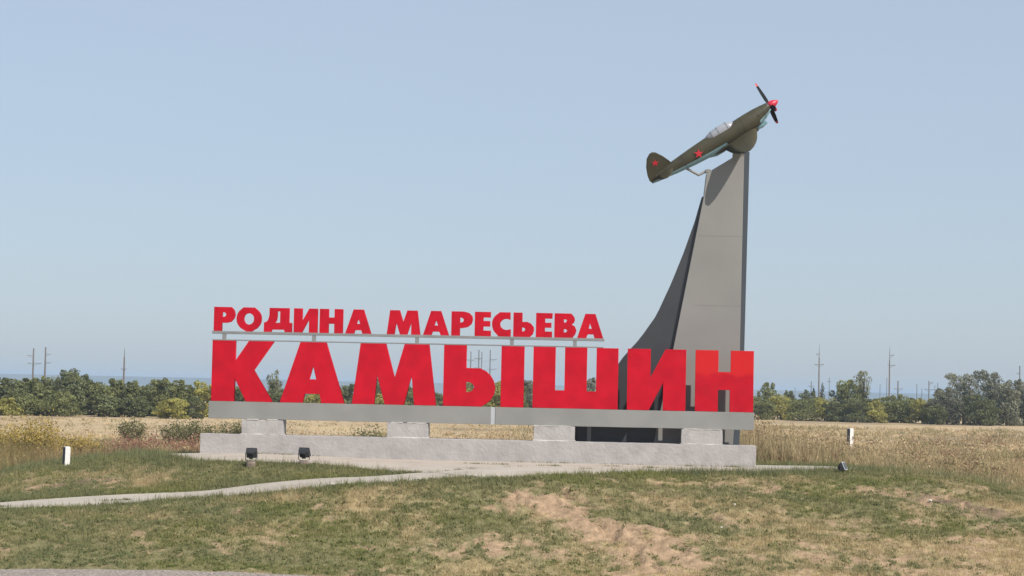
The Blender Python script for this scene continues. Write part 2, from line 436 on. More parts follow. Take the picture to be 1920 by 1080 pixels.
def build_ground():
    xs = np.concatenate([[-12000, -6000, -3000, -1500, -800, -450, -250, -160, -110, -80], axis([(-60, -24, 3), (-24, 25, .095), (25, 60, 3)]), [80, 110, 160, 250, 450, 800, 1500, 3000, 6000, 12000]])
    ys = np.concatenate([[-400, -200, -120, -80, -50, -36], axis([(-30, -22, .5), (-22, 6, .085), (6, 30, .4), (30, 120, 2), (120, 400, 10)]), [500, 600, 750, 900, 1100, 1400, 1800, 2300, 3000, 4000, 5500, 7500, 10000, 13000]])
    X, Y = np.meshgrid(xs, ys); x = X.ravel(); y = Y.ravel()
    z = height(x, y)
    near = (np.abs(x) < 62) & (y > -32) & (y < 240)
    z[near] += relief(x[near], y[near])
    c = cover(x, y); dr = dryness(x, y)
    soil = mix((.385, .268, .17), (.29, .198, .125), fbm(x * 1.3, y * 1.3, 33, 4)); soil = soil * (.8 + .4 * vnoise(x * 9, y * 9, 99)[:, None])
    dark = np.clip(1.1 * gauss(x, y, 15.6, -7.2, 2.0, 1.1, -35) + .8 * gauss(x, y, -14.6, -5.6, 2.2, .7, 8), 0, 1) * sstep(.35, .6, fbm(x * 2.2, y * 2.2, 87, 3))
    soil = soil * (1 - dark)[:, None] + np.array((.15, .105, .075)) * dark[:, None]
    litter = mix((.19, .172, .085), (.36, .275, .15), dr)
    col = soil * (1 - sstep(.25, .85, c))[:, None] + litter * sstep(.25, .85, c)[:, None]
    fieldc = mix((.42, .31, .188), (.50, .385, .235), fbm(x * .06, y * .035, 44, 4))
    fieldc = fieldc * (1 - .35 * sstep(.5, .75, fbm(x * .12, y * .05, 46, 4)))[:, None] + np.array((.03, .02, .0)) * sstep(.5, .7, fbm(x * .1, y * .1, 48, 3))[:, None]
    sandy = sstep(.35, .75, gauss(x, y, 20.8, 2.0, 2.6, 2.4) + .25 * (fbm(x * .8, y * .8, 83, 3) - .5))
    fieldc = fieldc * (1 - sandy)[:, None] + np.array((.50, .39, .25)) * sandy[:, None]
    w = np.maximum(sstep(4, 10, y), sandy); col = col * (1 - w)[:, None] + fieldc * w[:, None]
    far = sstep(230, 420, y); col = col * (1 - far)[:, None] + np.array((.08, .085, .04)) * far[:, None]
    nx, ny = len(xs), len(ys)
    i = np.arange(nx * ny).reshape(ny, nx)
    F = np.stack([i[:-1, :-1], i[:-1, 1:], i[1:, 1:], i[1:, :-1]], -1).reshape(-1, 4)
    o = np_obj('ground', np.stack([x, y, z], 1), F, M['ground'], attrs={'Col': np.concatenate([col, np.ones((len(col), 1))], 1)}, smooth=True)
    tag(o, 'grassy earth mound and dry steppe field around the sign', 'ground', kind='structure')
build_ground()

def drape(x, y):
    return height(x, y)

def slab_from_polygon(name, poly, mat_, lift, thick, step, label, wobble=.06):
    """a thin slab draped on the smooth ground, its edge broken and uneven"""
    x0, y0 = poly.min(0); x1, y1 = poly.max(0)
    P = []
    for (ax, ay), (bx, by) in zip(poly, np.roll(poly, -1, 0)):
        n = max(2, int(math.hypot(bx - ax, by - ay) / .3))
        for t in np.arange(n) / n: P.append((ax + (bx - ax) * t, ay + (by - ay) * t))
    P = np.array(P); P += np.stack([fbm(P[:, 0] * 1.3, P[:, 1] * 1.3, 61) - .5, fbm(P[:, 0] * 1.3, P[:, 1] * 1.3, 62) - .5], 1) * wobble * 4
    bm = bmesh.new()
    vs = [bm.verts.new((px, py, 0)) for px, py in P]
    bm.faces.new(vs)
    for gx in np.arange(x0, x1, step):
        g = bm.verts[:] + bm.edges[:] + bm.faces[:]
        bmesh.ops.bisect_plane(bm, geom=g, plane_co=(gx, 0, 0), plane_no=(1, 0, 0))
    for gy in np.arange(y0, y1, step):
        g = bm.verts[:] + bm.edges[:] + bm.faces[:]
        bmesh.ops.bisect_plane(bm, geom=g, plane_co=(0, gy, 0), plane_no=(0, 1, 0))
    co = np.array([v.co[:] for v in bm.verts])
    z = drape(co[:, 0], co[:, 1]) + lift + (fbm(co[:, 0] * .5, co[:, 1] * .5, 66) - .5) * .03
    for v, zz in zip(bm.verts, z): v.co.z = zz
    ext = bmesh.ops.extrude_face_region(bm, geom=bm.faces[:])
    for v in [e for e in ext['geom'] if isinstance(e, bmesh.types.BMVert)]: v.co.z -= thick
    o = bm_obj(name, bm, mat_)
    tag(o, label, name.replace('_', ' '), kind='structure')
    return o

slab_from_polygon('pavement', PAVE, M['paving'], .035, .16, 1.0, 'worn pale concrete pavement around the foot of the sign')
pp = np.vstack([PATH_BACK[:-1], PATH_FRONT[:-1][::-1]])
slab_from_polygon('footpath', pp, M['paving'], .028, .16, .8, 'pale concrete footpath running from the pavement down to the left')

def build_road():
    xs = np.arange(-60, 60.1, .6); V = []; F = []
    for x in xs:
        e = float(road_line(np.array(x))) + random.uniform(-.06, .06)
        for y in (e, e - .5, e - 3, e - 7.5):
            V.append((x, y, float(height(np.array(x), np.array(y))) + (.05 if y > e - .2 else .07)))
    for i in range(len(xs) - 1):
        for j in range(3):
            a = i * 4 + j; F.append((a, a + 1, a + 5, a + 4))
    o = np_obj('road_shoulder', np.array(V), np.array(F)[:, ::-1], M['gravel'])
    tag(o, 'gravel road shoulder along the bottom left edge', 'road', kind='structure')
build_road()

def build_hills():
    xs = np.arange(-9000, 9001, 90.0); V = []; F = []
    top = 3.2 + 5 * (fbm(xs / 2600, xs * 0, 91, 4) - .45) * 2
    for i, x in enumerate(xs):
        for (y, z) in ((3700, -46), (4300, -22), (4800, float(top[i])), (5200, float(top[i]) - 3), (5900, -46)):
            V.append((x, y + 250 * math.sin(x / 1700), z))
    for i in range(len(xs) - 1):
        for j in range(4):
            a = i * 5 + j; F.append((a, a + 5, a + 6, a + 1))
    o = np_obj('hills', np.array(V), np.array(F), M['hills'], smooth=True)
    tag(o, 'low wooded hills along the horizon, blue with distance', 'hills', kind='structure')
build_hills()
# ------------------------------------------------------------------ letter outlines (x, z) in metres
BIG = [
    ('К',[[(-11.27,4.34),(-10.39,4.34),(-10.39,3.58),(-9.89,4.34),(-8.93,4.34),(-9.67,3.25),(-8.93,2.06),(-9.95,2.06),(-10.39,2.92),(-10.39,2.06),(-11.27,2.06)]]),
    ('А',[[(-7.93,4.34),(-6.95,4.34),(-6.21,2.06),(-7.09,2.06),(-7.16,2.4),(-7.72,2.4),(-7.79,2.06),(-8.66,2.06)],[(-7.43,3.46),(-7.3,2.95),(-7.56,2.95)]]),
    ('М',[[(-5.65,4.34),(-4.69,4.34),(-4.34,3.07),(-3.99,4.34),(-3.06,4.34),(-2.76,2.06),(-3.58,2.06),(-3.7,3.16),(-3.97,2.06),(-4.69,2.06),(-5.0,3.16),(-5.09,2.06),(-5.93,2.06)]]),
    ('Ы',[[(-2.5,4.34),(-1.65,4.34),(-1.65,3.5),(-1.33,3.49),(-1.12,3.49),(-0.91,3.39),(-0.73,3.23),(-0.61,3.03),(-0.55,2.78),(-0.58,2.56),(-0.69,2.34),(-0.86,2.18),(-1.06,2.055),(-1.24,2.06),(-2.5,2.06)],[(-1.65,2.96),(-1.54,2.97),(-1.43,2.93),(-1.35,2.83),(-1.35,2.74),(-1.42,2.64),(-1.54,2.59),(-1.65,2.59)],[(-0.34,4.34),(0.52,4.34),(0.52,2.06),(-0.34,2.06)]]),
    ('Ш',[[(0.86,4.34),(1.69,4.34),(1.69,2.73),(2.04,2.73),(2.04,4.34),(2.87,4.34),(2.87,2.71),(3.22,2.71),(3.22,4.34),(4.04,4.34),(4.04,2.06),(0.86,2.06)]]),
    ('И',[[(4.38,4.34),(5.24,4.34),(5.24,3.27),(5.79,4.34),(6.56,4.34),(6.56,2.06),(5.72,2.06),(5.72,3.1),(5.2,2.06),(4.38,2.06)]]),
    ('Н',[[(6.91,4.34),(7.76,4.34),(7.76,3.54),(8.22,3.54),(8.22,4.34),(9.07,4.34),(9.07,2.06),(8.2,2.06),(8.2,2.87),(7.76,2.87),(7.76,2.06),(6.91,2.06)]]),
]
SMALL = [
    ('Р',[[(-11.25,5.61),(-10.78,5.61),(-10.58,5.61),(-10.47,5.49),(-10.43,5.32),(-10.47,5.18),(-10.59,5.05),(-10.76,5.01),(-10.93,5.01),(-10.93,4.7),(-11.25,4.7)],[(-10.92,5.41),(-10.86,5.41),(-10.81,5.38),(-10.78,5.33),(-10.81,5.26),(-10.86,5.24),(-10.92,5.23)]]),
    ('О',[[(-9.43,5.19),(-9.44,5.08),(-9.47,4.99),(-9.53,4.9),(-9.6,4.82),(-9.69,4.77),(-9.79,4.7),(-9.9,4.7),(-10.01,4.7),(-10.11,4.76),(-10.2,4.81),(-10.28,4.88),(-10.34,4.97),(-10.38,5.07),(-10.39,5.17),(-10.38,5.27),(-10.35,5.37),(-10.3,5.46),(-10.22,5.53),(-10.13,5.61),(-10.03,5.61),(-9.92,5.61),(-9.82,5.61),(-9.71,5.61),(-9.62,5.54),(-9.54,5.47),(-9.48,5.39),(-9.44,5.29)],[(-9.72,5.18),(-9.73,5.11),(-9.75,5.05),(-9.79,5.01),(-9.85,4.97),(-9.9,4.96),(-9.96,4.97),(-10.02,5.0),(-10.06,5.05),(-10.09,5.11),(-10.1,5.17),(-10.09,5.24),(-10.07,5.3),(-10.03,5.35),(-9.97,5.38),(-9.92,5.39),(-9.86,5.38),(-9.8,5.35),(-9.76,5.31),(-9.73,5.25)]]),
    ('Д',[[(-9.14,5.61),(-8.38,5.61),(-8.38,5.06),(-8.27,5.05),(-8.27,4.7),(-8.55,4.7),(-8.57,4.79),(-9.02,4.79),(-9.05,4.7),(-9.34,4.7),(-9.34,5.05),(-9.23,5.09),(-9.18,5.17),(-9.14,5.33)],[(-8.83,5.48),(-8.73,5.48),(-8.73,5.05),(-8.91,5.05),(-8.85,5.15),(-8.83,5.29)]]),
    ('И',[[(-8.21,5.61),(-7.88,5.61),(-7.88,5.14),(-7.63,5.61),(-7.3,5.61),(-7.3,4.7),(-7.63,4.7),(-7.63,5.19),(-7.88,4.7),(-8.21,4.7)]]),
    ('Н',[[(-7.23,5.61),(-6.88,5.61),(-6.88,5.29),(-6.67,5.29),(-6.67,5.61),(-6.34,5.61),(-6.34,4.7),(-6.67,4.7),(-6.67,5.05),(-6.88,5.05),(-6.88,4.7),(-7.23,4.7)]]),
    ('А',[[(-5.95,5.61),(-5.56,5.61),(-5.26,4.7),(-5.6,4.7),(-5.65,4.83),(-5.87,4.83),(-5.91,4.7),(-6.25,4.7)],[(-5.76,5.25),(-5.69,5.07),(-5.82,5.07)]]),
    ('М',[[(-4.57,5.61),(-4.2,5.61),(-4.06,5.18),(-3.92,5.61),(-3.53,5.61),(-3.41,4.7),(-3.76,4.7),(-3.76,5.14),(-3.9,4.7),(-4.18,4.7),(-4.32,5.13),(-4.38,4.7),(-4.68,4.7)]]),
    ('А',[[(-3.02,5.61),(-2.64,5.61),(-2.33,4.7),(-2.64,4.7),(-2.7,4.83),(-2.94,4.83),(-2.99,4.7),(-3.31,4.7)],[(-2.82,5.26),(-2.75,5.06),(-2.88,5.07)]]),
    ('Р',[[(-2.25,5.61),(-1.78,5.61),(-1.58,5.56),(-1.46,5.44),(-1.44,5.3),(-1.49,5.14),(-1.62,5.03),(-1.79,4.99),(-1.92,4.98),(-1.92,4.7),(-2.25,4.7)],[(-1.92,5.38),(-1.85,5.37),(-1.8,5.33),(-1.78,5.28),(-1.81,5.22),(-1.86,5.2),(-1.92,5.2)]]),
    ('Е',[[(-1.37,5.61),(-0.77,5.61),(-0.77,5.4),(-1.04,5.4),(-1.04,5.27),(-0.79,5.27),(-0.79,5.06),(-1.04,5.06),(-1.04,4.91),(-0.76,4.91),(-0.76,4.7),(-1.37,4.7)]]),
    ('С',[[(-0.03,5.61),(-0.11,5.61),(-0.18,5.61),(-0.27,5.61),(-0.35,5.61),(-0.43,5.61),(-0.5,5.55),(-0.56,5.51),(-0.62,5.45),(-0.67,5.38),(-0.7,5.3),(-0.72,5.23),(-0.72,5.14),(-0.71,5.06),(-0.69,4.99),(-0.66,4.91),(-0.61,4.85),(-0.55,4.79),(-0.48,4.7),(-0.41,4.7),(-0.33,4.7),(-0.25,4.7),(-0.17,4.7),(-0.09,4.7),(-0.01,4.7),(-0.01,4.98),(-0.08,4.97),(-0.13,4.95),(-0.18,4.95),(-0.23,4.96),(-0.28,4.97),(-0.32,5.0),(-0.36,5.03),(-0.39,5.06),(-0.4,5.1),(-0.41,5.14),(-0.41,5.19),(-0.4,5.23),(-0.37,5.27),(-0.34,5.3),(-0.3,5.33),(-0.26,5.35),(-0.21,5.36),(-0.15,5.36),(-0.1,5.35),(-0.03,5.32)]]),
    ('Ь',[[(0.08,5.61),(0.42,5.61),(0.42,5.26),(0.59,5.27),(0.74,5.21),(0.85,5.07),(0.86,4.95),(0.82,4.81),(0.71,4.7),(0.58,4.7),(0.08,4.7)],[(0.41,5.05),(0.47,5.05),(0.52,5.01),(0.53,4.97),(0.5,4.92),(0.42,4.9)]]),
    ('Е',[[(0.93,5.61),(1.55,5.61),(1.54,5.4),(1.27,5.4),(1.28,5.25),(1.51,5.25),(1.51,5.06),(1.27,5.06),(1.27,4.92),(1.54,4.92),(1.54,4.7),(0.93,4.7)]]),
    ('В',[[(1.62,5.61),(2.07,5.61),(2.25,5.61),(2.36,5.48),(2.39,5.37),(2.35,5.26),(2.27,5.2),(2.39,5.13),(2.45,4.98),(2.41,4.84),(2.31,4.7),(2.13,4.7),(1.62,4.7)],[(1.97,5.38),(2.04,5.39),(2.09,5.35),(2.07,5.3),(2.03,5.26),(1.98,5.27)],[(1.98,5.02),(2.04,5.02),(2.1,4.98),(2.09,4.93),(2.04,4.9),(1.98,4.9)]]),
    ('А',[[(2.77,5.61),(3.15,5.61),(3.46,4.7),(3.13,4.7),(3.08,4.84),(2.87,4.84),(2.82,4.7),(2.48,4.7)],[(2.95,5.25),(3.02,5.05),(2.91,5.06)]]),
]
# ------------------------------------------------------------------ concrete base
def rough_block(x0, x1, y0, y1, z0, z1, step, amp, seed):
    """a cast block with uneven faces and a ragged top"""
    bm = bmesh.new(); box(bm, x0, x1, y0, y1, z0, z1)
    for a, lo, hi in ((0, x0, x1), (1, y0, y1), (2, z0, z1)):
        n = max(2, int((hi - lo) / step)); no = [0, 0, 0]; no[a] = 1
        for k in range(1, n):
            co = [0, 0, 0]; co[a] = lo + (hi - lo) * k / n
            bmesh.ops.bisect_plane(bm, geom=bm.verts[:] + bm.edges[:] + bm.faces[:], plane_co=co, plane_no=no)
    rs = random.Random(seed)
    for v in bm.verts:
        e = (abs(v.co.x - x0) < 1e-4 or abs(v.co.x - x1) < 1e-4) + (abs(v.co.y - y0) < 1e-4 or abs(v.co.y - y1) < 1e-4) + (abs(v.co.z - z1) < 1e-4)
        k = amp * (1.6 if e > 1 else 1)
        v.co += Vector((rs.uniform(-k, k), rs.uniform(-k, k), rs.uniform(-k, k) if v.co.z > z0 + .01 else 0))
    return bm

base = empty('sign_foundation', (-1.19, 0, 0))
tag(base, 'long low whitewashed concrete foundation carrying the town sign', 'foundation')
def base_child(name, bm, m):
    o = bm_obj(name, bm, m, None, bevel=.012); o.data.transform(Matrix.Translation((1.19, 0, 0))); o.parent = base; return o
base_child('footing', rough_block(-11.55, 9.17, -.5, .5, -.12, .835, .24, .006, 1), M['concrete'])
for i, (a, b) in enumerate(((-10.02, -8.47), (-4.54, -3.02), (.93, 2.46), (6.42, 7.93))):
    base_child('plinth', rough_block(a, b, -.4, .4, .83, 1.385, .22, .009, 2 + i), M['limewash'])
    base_child('mortar_bed', rough_block(a - .03, b + .03, -.43, .43, .838, .872, .2, .008, 20 + i), M['mortar'])
    for (p, q) in (((.12, .40), (.60, .86)), ((.10, .38), (.50, .95)), ((.0, .9),), ((.05, .97),))[i]:
        base_child('mortar_pad', rough_block(a + (b - a) * p, a + (b - a) * q, -.41, .3, 1.38, 1.412, .2, .006, 30 + i), M['mortar'])

# ------------------------------------------------------------------ town sign
SX = -1.1
sign = empty('town_sign', (SX, 0, 1.4))
tag(sign, 'big red letters КАМЫШИН under smaller РОДИНА МАРЕСЬЕВА on a grey beam', 'town sign')
def sp(o, parent=sign, off=(-SX, 0, -1.4)):
    o.data.transform(Matrix.Translation(off)); o.parent = parent; return o
def sheet_box(x0, x1, y0, y1, z0, z1, seed, step=.8, amp=.004):
    bm = bmesh.new(); box(bm, x0, x1, y0, y1, z0, z1)
    n = int((x1 - x0) / step)
    for k in range(1, n):
        bmesh.ops.bisect_plane(bm, geom=bm.verts[:] + bm.edges[:] + bm.faces[:], plane_co=(x0 + (x1 - x0) * k / n, 0, 0), plane_no=(1, 0, 0))
    rs = random.Random(seed)
    for v in bm.verts: v.co.z += rs.uniform(-amp, amp); v.co.y += rs.uniform(-amp, amp)
    return bm
sp(bm_obj('beam', sheet_box(-11.32, -.675, -.25, .25, 1.405, 2.05, 3), M['grey'], bevel=.01))
sp(bm_obj('beam', sheet_box(-.515, 9.10, -.25, .25, 1.405, 2.05, 4), M['grey'], bevel=.01))
sp(bm_obj('joint_strip', sheet_box(-.674, -.516, -.232, .232, 1.407, 2.048, 5), M['seam']))
sp(bm_obj('top_rail', sheet_box(-11.30, 3.50, -.07, .07, 4.595, 4.698, 6, 1.5, .003), M['rail'], bevel=.008))
sp(bm_obj('lower_rail', sheet_box(-11.30, 3.47, -.06, .06, 4.343, 4.388, 7, 1.5, .002), M['rail'], bevel=.006))
for x in (-10.84, -7.43, -3.53, .04, 2.40):
    bm = bmesh.new(); box(bm, x - .07, x + .07, -.055, .055, 4.386, 4.60)
    sp(bm_obj('strut', bm, M['rail'], bevel=.006))
for ch, spl in BIG:
    o = flat_letter('letter', spl, -.08, .20, M['red_warm_top'] if ch == 'Н' else M['red'], None)
    sp(o); o['label'] = 'large red sheet letter ' + ch
seen = {}
ORD = ['first', 'second', 'third']
for ch, spl in SMALL:
    k = seen.get(ch, 0); seen[ch] = k + 1
    o = flat_letter('letter', spl, -.055, .11, M['red_small'], None, .004)
    sp(o); o['label'] = 'small red letter ' + ch + ' in the upper line' + ('' if sum(c == ch for c, _ in SMALL) == 1 else ', %s of its kind' % ORD[k])

# ------------------------------------------------------------------ pylon
PX, PY = 7.4, 1.6
pylon = empty('pylon', (PX, PY, 0))
tag(pylon, 'tall grey sheet metal pylon with a curved dark fin behind the sign', 'monument pylon')
def pc(o): return sp(o, pylon, (-PX, -PY, 0))
bm = bmesh.new()
Y0, Y1 = 1.08, 2.0
def slab_ring(y, dx_l, dx_r):
    pts = [(5.27, .0), (5.42, .78), (6.10, 4.37), (7.18, 10.28), (7.26, 11.09), (8.67, 11.97), (8.62, 4.42), (8.41, .85), (8.36, .0)]
    return [(x + (dx_l if i <= 4 else dx_r), y, z) for i, (x, z) in enumerate(pts)]
ring0 = slab_ring(Y0, 0, 0); ring1 = slab_ring(Y1, 0, .02)
loft(bm, [ring0, ring1])
pc(bm_obj('slab', bm, M['pylon'], bevel=.012))
# narrow edge strip: a face that turns from the front to the right-hand side
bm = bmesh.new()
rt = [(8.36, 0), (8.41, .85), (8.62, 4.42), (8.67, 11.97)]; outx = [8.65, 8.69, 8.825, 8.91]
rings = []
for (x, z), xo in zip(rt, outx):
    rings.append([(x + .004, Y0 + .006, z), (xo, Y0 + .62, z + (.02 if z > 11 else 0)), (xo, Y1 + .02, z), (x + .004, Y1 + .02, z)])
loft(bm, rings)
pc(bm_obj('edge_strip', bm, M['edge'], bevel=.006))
# curved dark fin: a plate set back behind the slab's face, so the slab throws a narrow shadow on it
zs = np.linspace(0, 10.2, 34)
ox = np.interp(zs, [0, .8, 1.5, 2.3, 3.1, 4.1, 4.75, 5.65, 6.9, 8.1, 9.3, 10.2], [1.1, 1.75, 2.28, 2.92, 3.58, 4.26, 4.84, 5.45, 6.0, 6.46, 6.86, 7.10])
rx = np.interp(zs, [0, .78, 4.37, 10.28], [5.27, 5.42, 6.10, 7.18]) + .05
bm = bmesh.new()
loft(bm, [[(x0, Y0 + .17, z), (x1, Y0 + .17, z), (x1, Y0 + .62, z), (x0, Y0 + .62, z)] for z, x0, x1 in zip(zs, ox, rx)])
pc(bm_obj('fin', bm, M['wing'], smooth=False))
for z, x0, x1 in ((6.05, 6.85, 8.62), (8.7, 6.92, 8.64)):
    bm = bmesh.new(); box(bm, x0, x1, Y0 - .003, Y0 + .02, z - .007, z + .007)
    pc(bm_obj('panel_joint', bm, M['joint']))
# bent tube that steadies the aircraft's tail
bm = bmesh.new(); tube(bm, [(7.33, 1.25, 11.22), (6.96, 1.15, 11.02), (6.44, 1.0, 11.27)], [.055, .055, .05], 8)
box(bm, 7.22, 7.42, 1.12, 1.42, 11.12, 11.24)
pc(bm_obj('tail_bracket', bm, M['pylon']))

# short steel mount that carries the aircraft's belly
bm = bmesh.new()
loft(bm, [[(8.22, 1.10, 11.6), (8.62, 1.10, 11.6), (8.62, 1.45, 11.6), (8.22, 1.45, 11.6)], [(8.30, .92, 12.5), (8.58, .92, 12.62), (8.58, 1.2, 12.62), (8.30, 1.2, 12.5)]])
pc(bm_obj('aircraft_mount', bm, M['pylon'], bevel=.01))

# ------------------------------------------------------------------ aircraft
air = empty('fighter_aircraft', (4.94, .95, 11.05))
BANK, CLIMB = 26.0, 32.0
air.rotation_mode = 'QUATERNION'
AXT = -.38                                             # the bank turns the aircraft about its own long axis
air.rotation_quaternion = (Matrix.Rotation(R(-CLIMB), 3, 'Y') @ Matrix.Rotation(R(BANK), 3, 'X')).to_quaternion()
off = Matrix.Rotation(R(-CLIMB), 3, 'Y') @ Vector((0, 0, AXT))
air.location = Vector((4.94, .95, 11.05)) + off
tag(air, 'olive propeller fighter aircraft climbing on top of the pylon', 'aircraft')
# local axes: x forward, y to the left wing, z up, all measured from the aircraft's long axis
FUS = [(.04, -.02, .10, .05), (.30, -.01, .16, .11), (.70, .0, .215, .16), (1.05, -.01, .26, .20), (1.8, -.02, .335, .27), (2.6, -.02, .385, .315),
       (3.2, -.02, .395, .33), (3.8, -.02, .38, .335), (4.3, .0, .375, .33), (4.7, .03, .34, .30), (5.02, .08, .265, .235), (5.20, .125, .20, .185), (5.33, .16, .145, .145)]
bm = bmesh.new(); NS = 28
rings = []
for s, c, hz, w in FUS:
    r = []
    for k in range(NS):
        a = 2 * math.pi * k / NS
        r.append((s, w * math.cos(a), c + hz * math.sin(a) * (1.0 if math.sin(a) > 0 else 1.0)))
    rings.append(r)
fs = loft(bm, rings)
for f in fs:
    c = f.calc_center_median()
    cc = np.interp(c.x, [q[0] for q in FUS], [q[1] for q in FUS]); hh = np.interp(c.x, [q[0] for q in FUS], [q[2] for q in FUS])
    lim = -.30 if c.x < 3.0 or c.x > 4.5 else -.8
    f.material_index = 1 if (c.z - cc) / hh < lim else 0
fus = bm_obj('fuselage', bm, [M['olive'], M['sky_blue']], air, smooth=True)
# cockpit
bm = bmesh.new(); rings = []
CAN = [(2.60, .365, .02, .05), (2.70, .36, .075, .14), (2.86, .35, .13, .19), (3.13, .345, .165, .205), (3.52, .34, .165, .205), (3.66, .34, .10, .18), (3.80, .34, .02, .10)]
for s, zb, h, w in CAN:
    rings.append([(s, w * math.cos(math.pi * k / 14), zb - .10 + (h + .10) * math.sin(math.pi * k / 14)) for k in range(15)])
loft(bm, rings)
canopy = bm_obj('cockpit_canopy', bm, M['canopy'], air, smooth=True)
for s in (2.86, 3.13, 3.52):
    zb, h, w = (np.interp(s, [q[0] for q in CAN], [q[i] for q in CAN]) for i in (1, 2, 3))
    bm = bmesh.new()
    tube(bm, [(s, (w + .004) * math.cos(math.pi * k / 14), zb - .10 + (h + .104) * math.sin(math.pi * k / 14)) for k in range(15)], .011, 5)
    bm_obj('canopy_frame', bm, M['frame'], canopy)
# wings
def wing_mesh(side, y0, y1, z0, z1, le, te, thick, n=14, tip=.25):
    """side -1 right, +1 left; le/te: leading and trailing edge x at root and tip; rounded tip"""
    bm = bmesh.new(); rings = []
    for i in range(n + 1):
        t = i / n; y = y0 + (y1 - y0) * t
        k = 1.0 if t < 1 - tip else math.sqrt(max(0.0, 1 - ((t - (1 - tip)) / tip) ** 2)) * .96 + .04
        l = le[0] + (le[1] - le[0]) * t; q = te[0] + (te[1] - te[0]) * t; c = (l + q) / 2 + (l - q) * .08 * (1 - k); h = (l - q) / 2 * k
        th = thick * (1 - .6 * t) * k; zc = z0 + (z1 - z0) * t
        prof = [(1, 0), (.92, .55), (.6, 1), (.1, .92), (-.5, .5), (-1, .05), (-.5, -.35), (.1, -.6), (.6, -.65), (.92, -.4)]
        rings.append([(c + h * a, side * y, zc + th * b) for a, b in prof])
    fs = loft(bm, rings)
    bmesh.ops.recalc_face_normals(bm, faces=bm.faces)
    for f in fs: f.material_index = 1 if f.normal.z < -.05 else 0
    return bm
for side in (-1, 1):
    w = bm_obj('main_wing', wing_mesh(side, .18, 1.62, -.27, -.36, (4.50, 3.98), (2.95, 3.22), .12, tip=.5), [M['olive'], M['sky_blue']], air, smooth=True)
    bm_obj('tailplane', wing_mesh(side, .08, .75, .06, .06, (1.0, .74), (.24, .36), .045, 8, .4), [M['olive'], M['sky_blue']], air, smooth=True)
# wing root fairing
bm = bmesh.new()
loft(bm, [[(2.62, y * .2, -.36), (2.62, y * .2, -.34), (2.62, -y * .2, -.34), (2.62, -y * .2, -.36)] if i == 0 else
          [(s, y * w, -.37), (s, y * w, -.22), (s, -y * w, -.22), (s, -y * w, -.37)] for i, (s, w, y) in enumerate(((2.62, .2, 1), (3.0, .34, 1), (3.9, .42, 1), (4.5, .30, 1)))])
bm_obj('wing_fairing', bm, M['olive'], air, bevel=.03)
# fin and rudder
FIN = [(1.05, .16), (.99, .36), (.86, .64), (.70, .90), (.58, .985), (.46, .98), (.28, .86), (.10, .56), (.0, .26), (-.03, .04), (.03, -.12), (.30, -.05), (.7, .05)]
bm = bmesh.new()
loft(bm, [[(x, -.045 if 0 < i < 12 else -.03, z) for i, (x, z) in enumerate(FIN)], [(x, .045, z) for x, z in FIN]])
fin = bm_obj('tail_fin', bm, M['olive'], air, bevel=.02)
# chin intake and belly radiator
bm = bmesh.new(); loft(bm, [[(4.42 + dx, sx * w, -.30 - dz) for sx, dz in ((-1, 0), (1, 0), (.8, d), (-.8, d))] for dx, w, d in ((0, .16, .10), (.3, .19, .12), (.52, .17, .06))])
bm_obj('oil_cooler', bm, M['sky_blue'], air, bevel=.02)
bm = bmesh.new(); loft(bm, [[(2.3 + dx, sx * w, -.33 - dz) for sx, dz in ((-1, 0), (1, 0), (.8, d), (-.8, d))] for dx, w, d in ((0, .08, .03), (.35, .18, .13), (.7, .2, .13))])
bm_obj('radiator', bm, M['sky_blue'], air, bevel=.02)
bm = bmesh.new(); tube(bm, [(5.0, -.20, .20), (4.72, -.275, .17)], .03, 6); bm_obj('exhaust_pipe', bm, M['olive'], air)
for s, c, hz, w in ((4.98, .075, .276, .246), (4.05, -.01, .381, .337), (1.45, -.015, .303, .239)):
    bm = bmesh.new(); tube(bm, [(s, w * math.cos(2 * math.pi * k / 28), c + hz * math.sin(2 * math.pi * k / 28)) for k in range(29)], .005, 4, caps=False)
    bm_obj('panel_line', bm, M['black'], fus)
# propeller
prop = bpy.data.objects.new('propeller', None); link(prop, air); prop.location = (5.29, 0, .155)
bm = bmesh.new()
loft(bm, [[(s, r * math.cos(2 * math.pi * k / 20), r * math.sin(2 * math.pi * k / 20)) for k in range(20)] for s, r in ((.0, .155), (.08, .163), (.2, .145), (.30, .10), (.385, .04), (.41, .008))])
bm_obj('spinner', bm, M['spinner'], prop, smooth=True)
for ang in (-10, 110, 230):
    bm = bmesh.new(); rings = []
    for r, c, tw in ((.10, .05, 62), (.25, .085, 56), (.5, .10, 48), (.8, .09, 42), (.93, .075, 40)):
        u = Vector((math.sin(R(tw)), math.cos(R(tw)), 0)); n = Vector((math.cos(R(tw)), -math.sin(R(tw)), 0))
        rings.append([Vector((.04, 0, r)) + u * c * a + n * .018 * b for a, b in ((1, 0), (.4, 1), (-.4, 1), (-1, 0), (-.4, -.6), (.4, -.6))])
    tipr = [(.90, .078, 40), (.985, .06, 39), (1.03, .03, 39)]
    loft(bm, rings)
    b = bm_obj('blade', bm, M['blade_black'], prop); b.rotation_euler = (R(ang) - R(BANK), 0, 0)
    bm = bmesh.new(); rings = []
    for r, c, tw in tipr:
        u = Vector((math.sin(R(tw)), math.cos(R(tw)), 0)); n = Vector((math.cos(R(tw)), -math.sin(R(tw)), 0))
        rings.append([Vector((.04, 0, r)) + u * (c + .004) * a + n * .022 * q for a, q in ((1, 0), (.4, 1), (-.4, 1), (-1, 0), (-.4, -.6), (.4, -.6))])
    loft(bm, rings)
    o = bm_obj('blade_tip', bm, M['star'], air); o.parent = prop; o.rotation_euler = b.rotation_euler
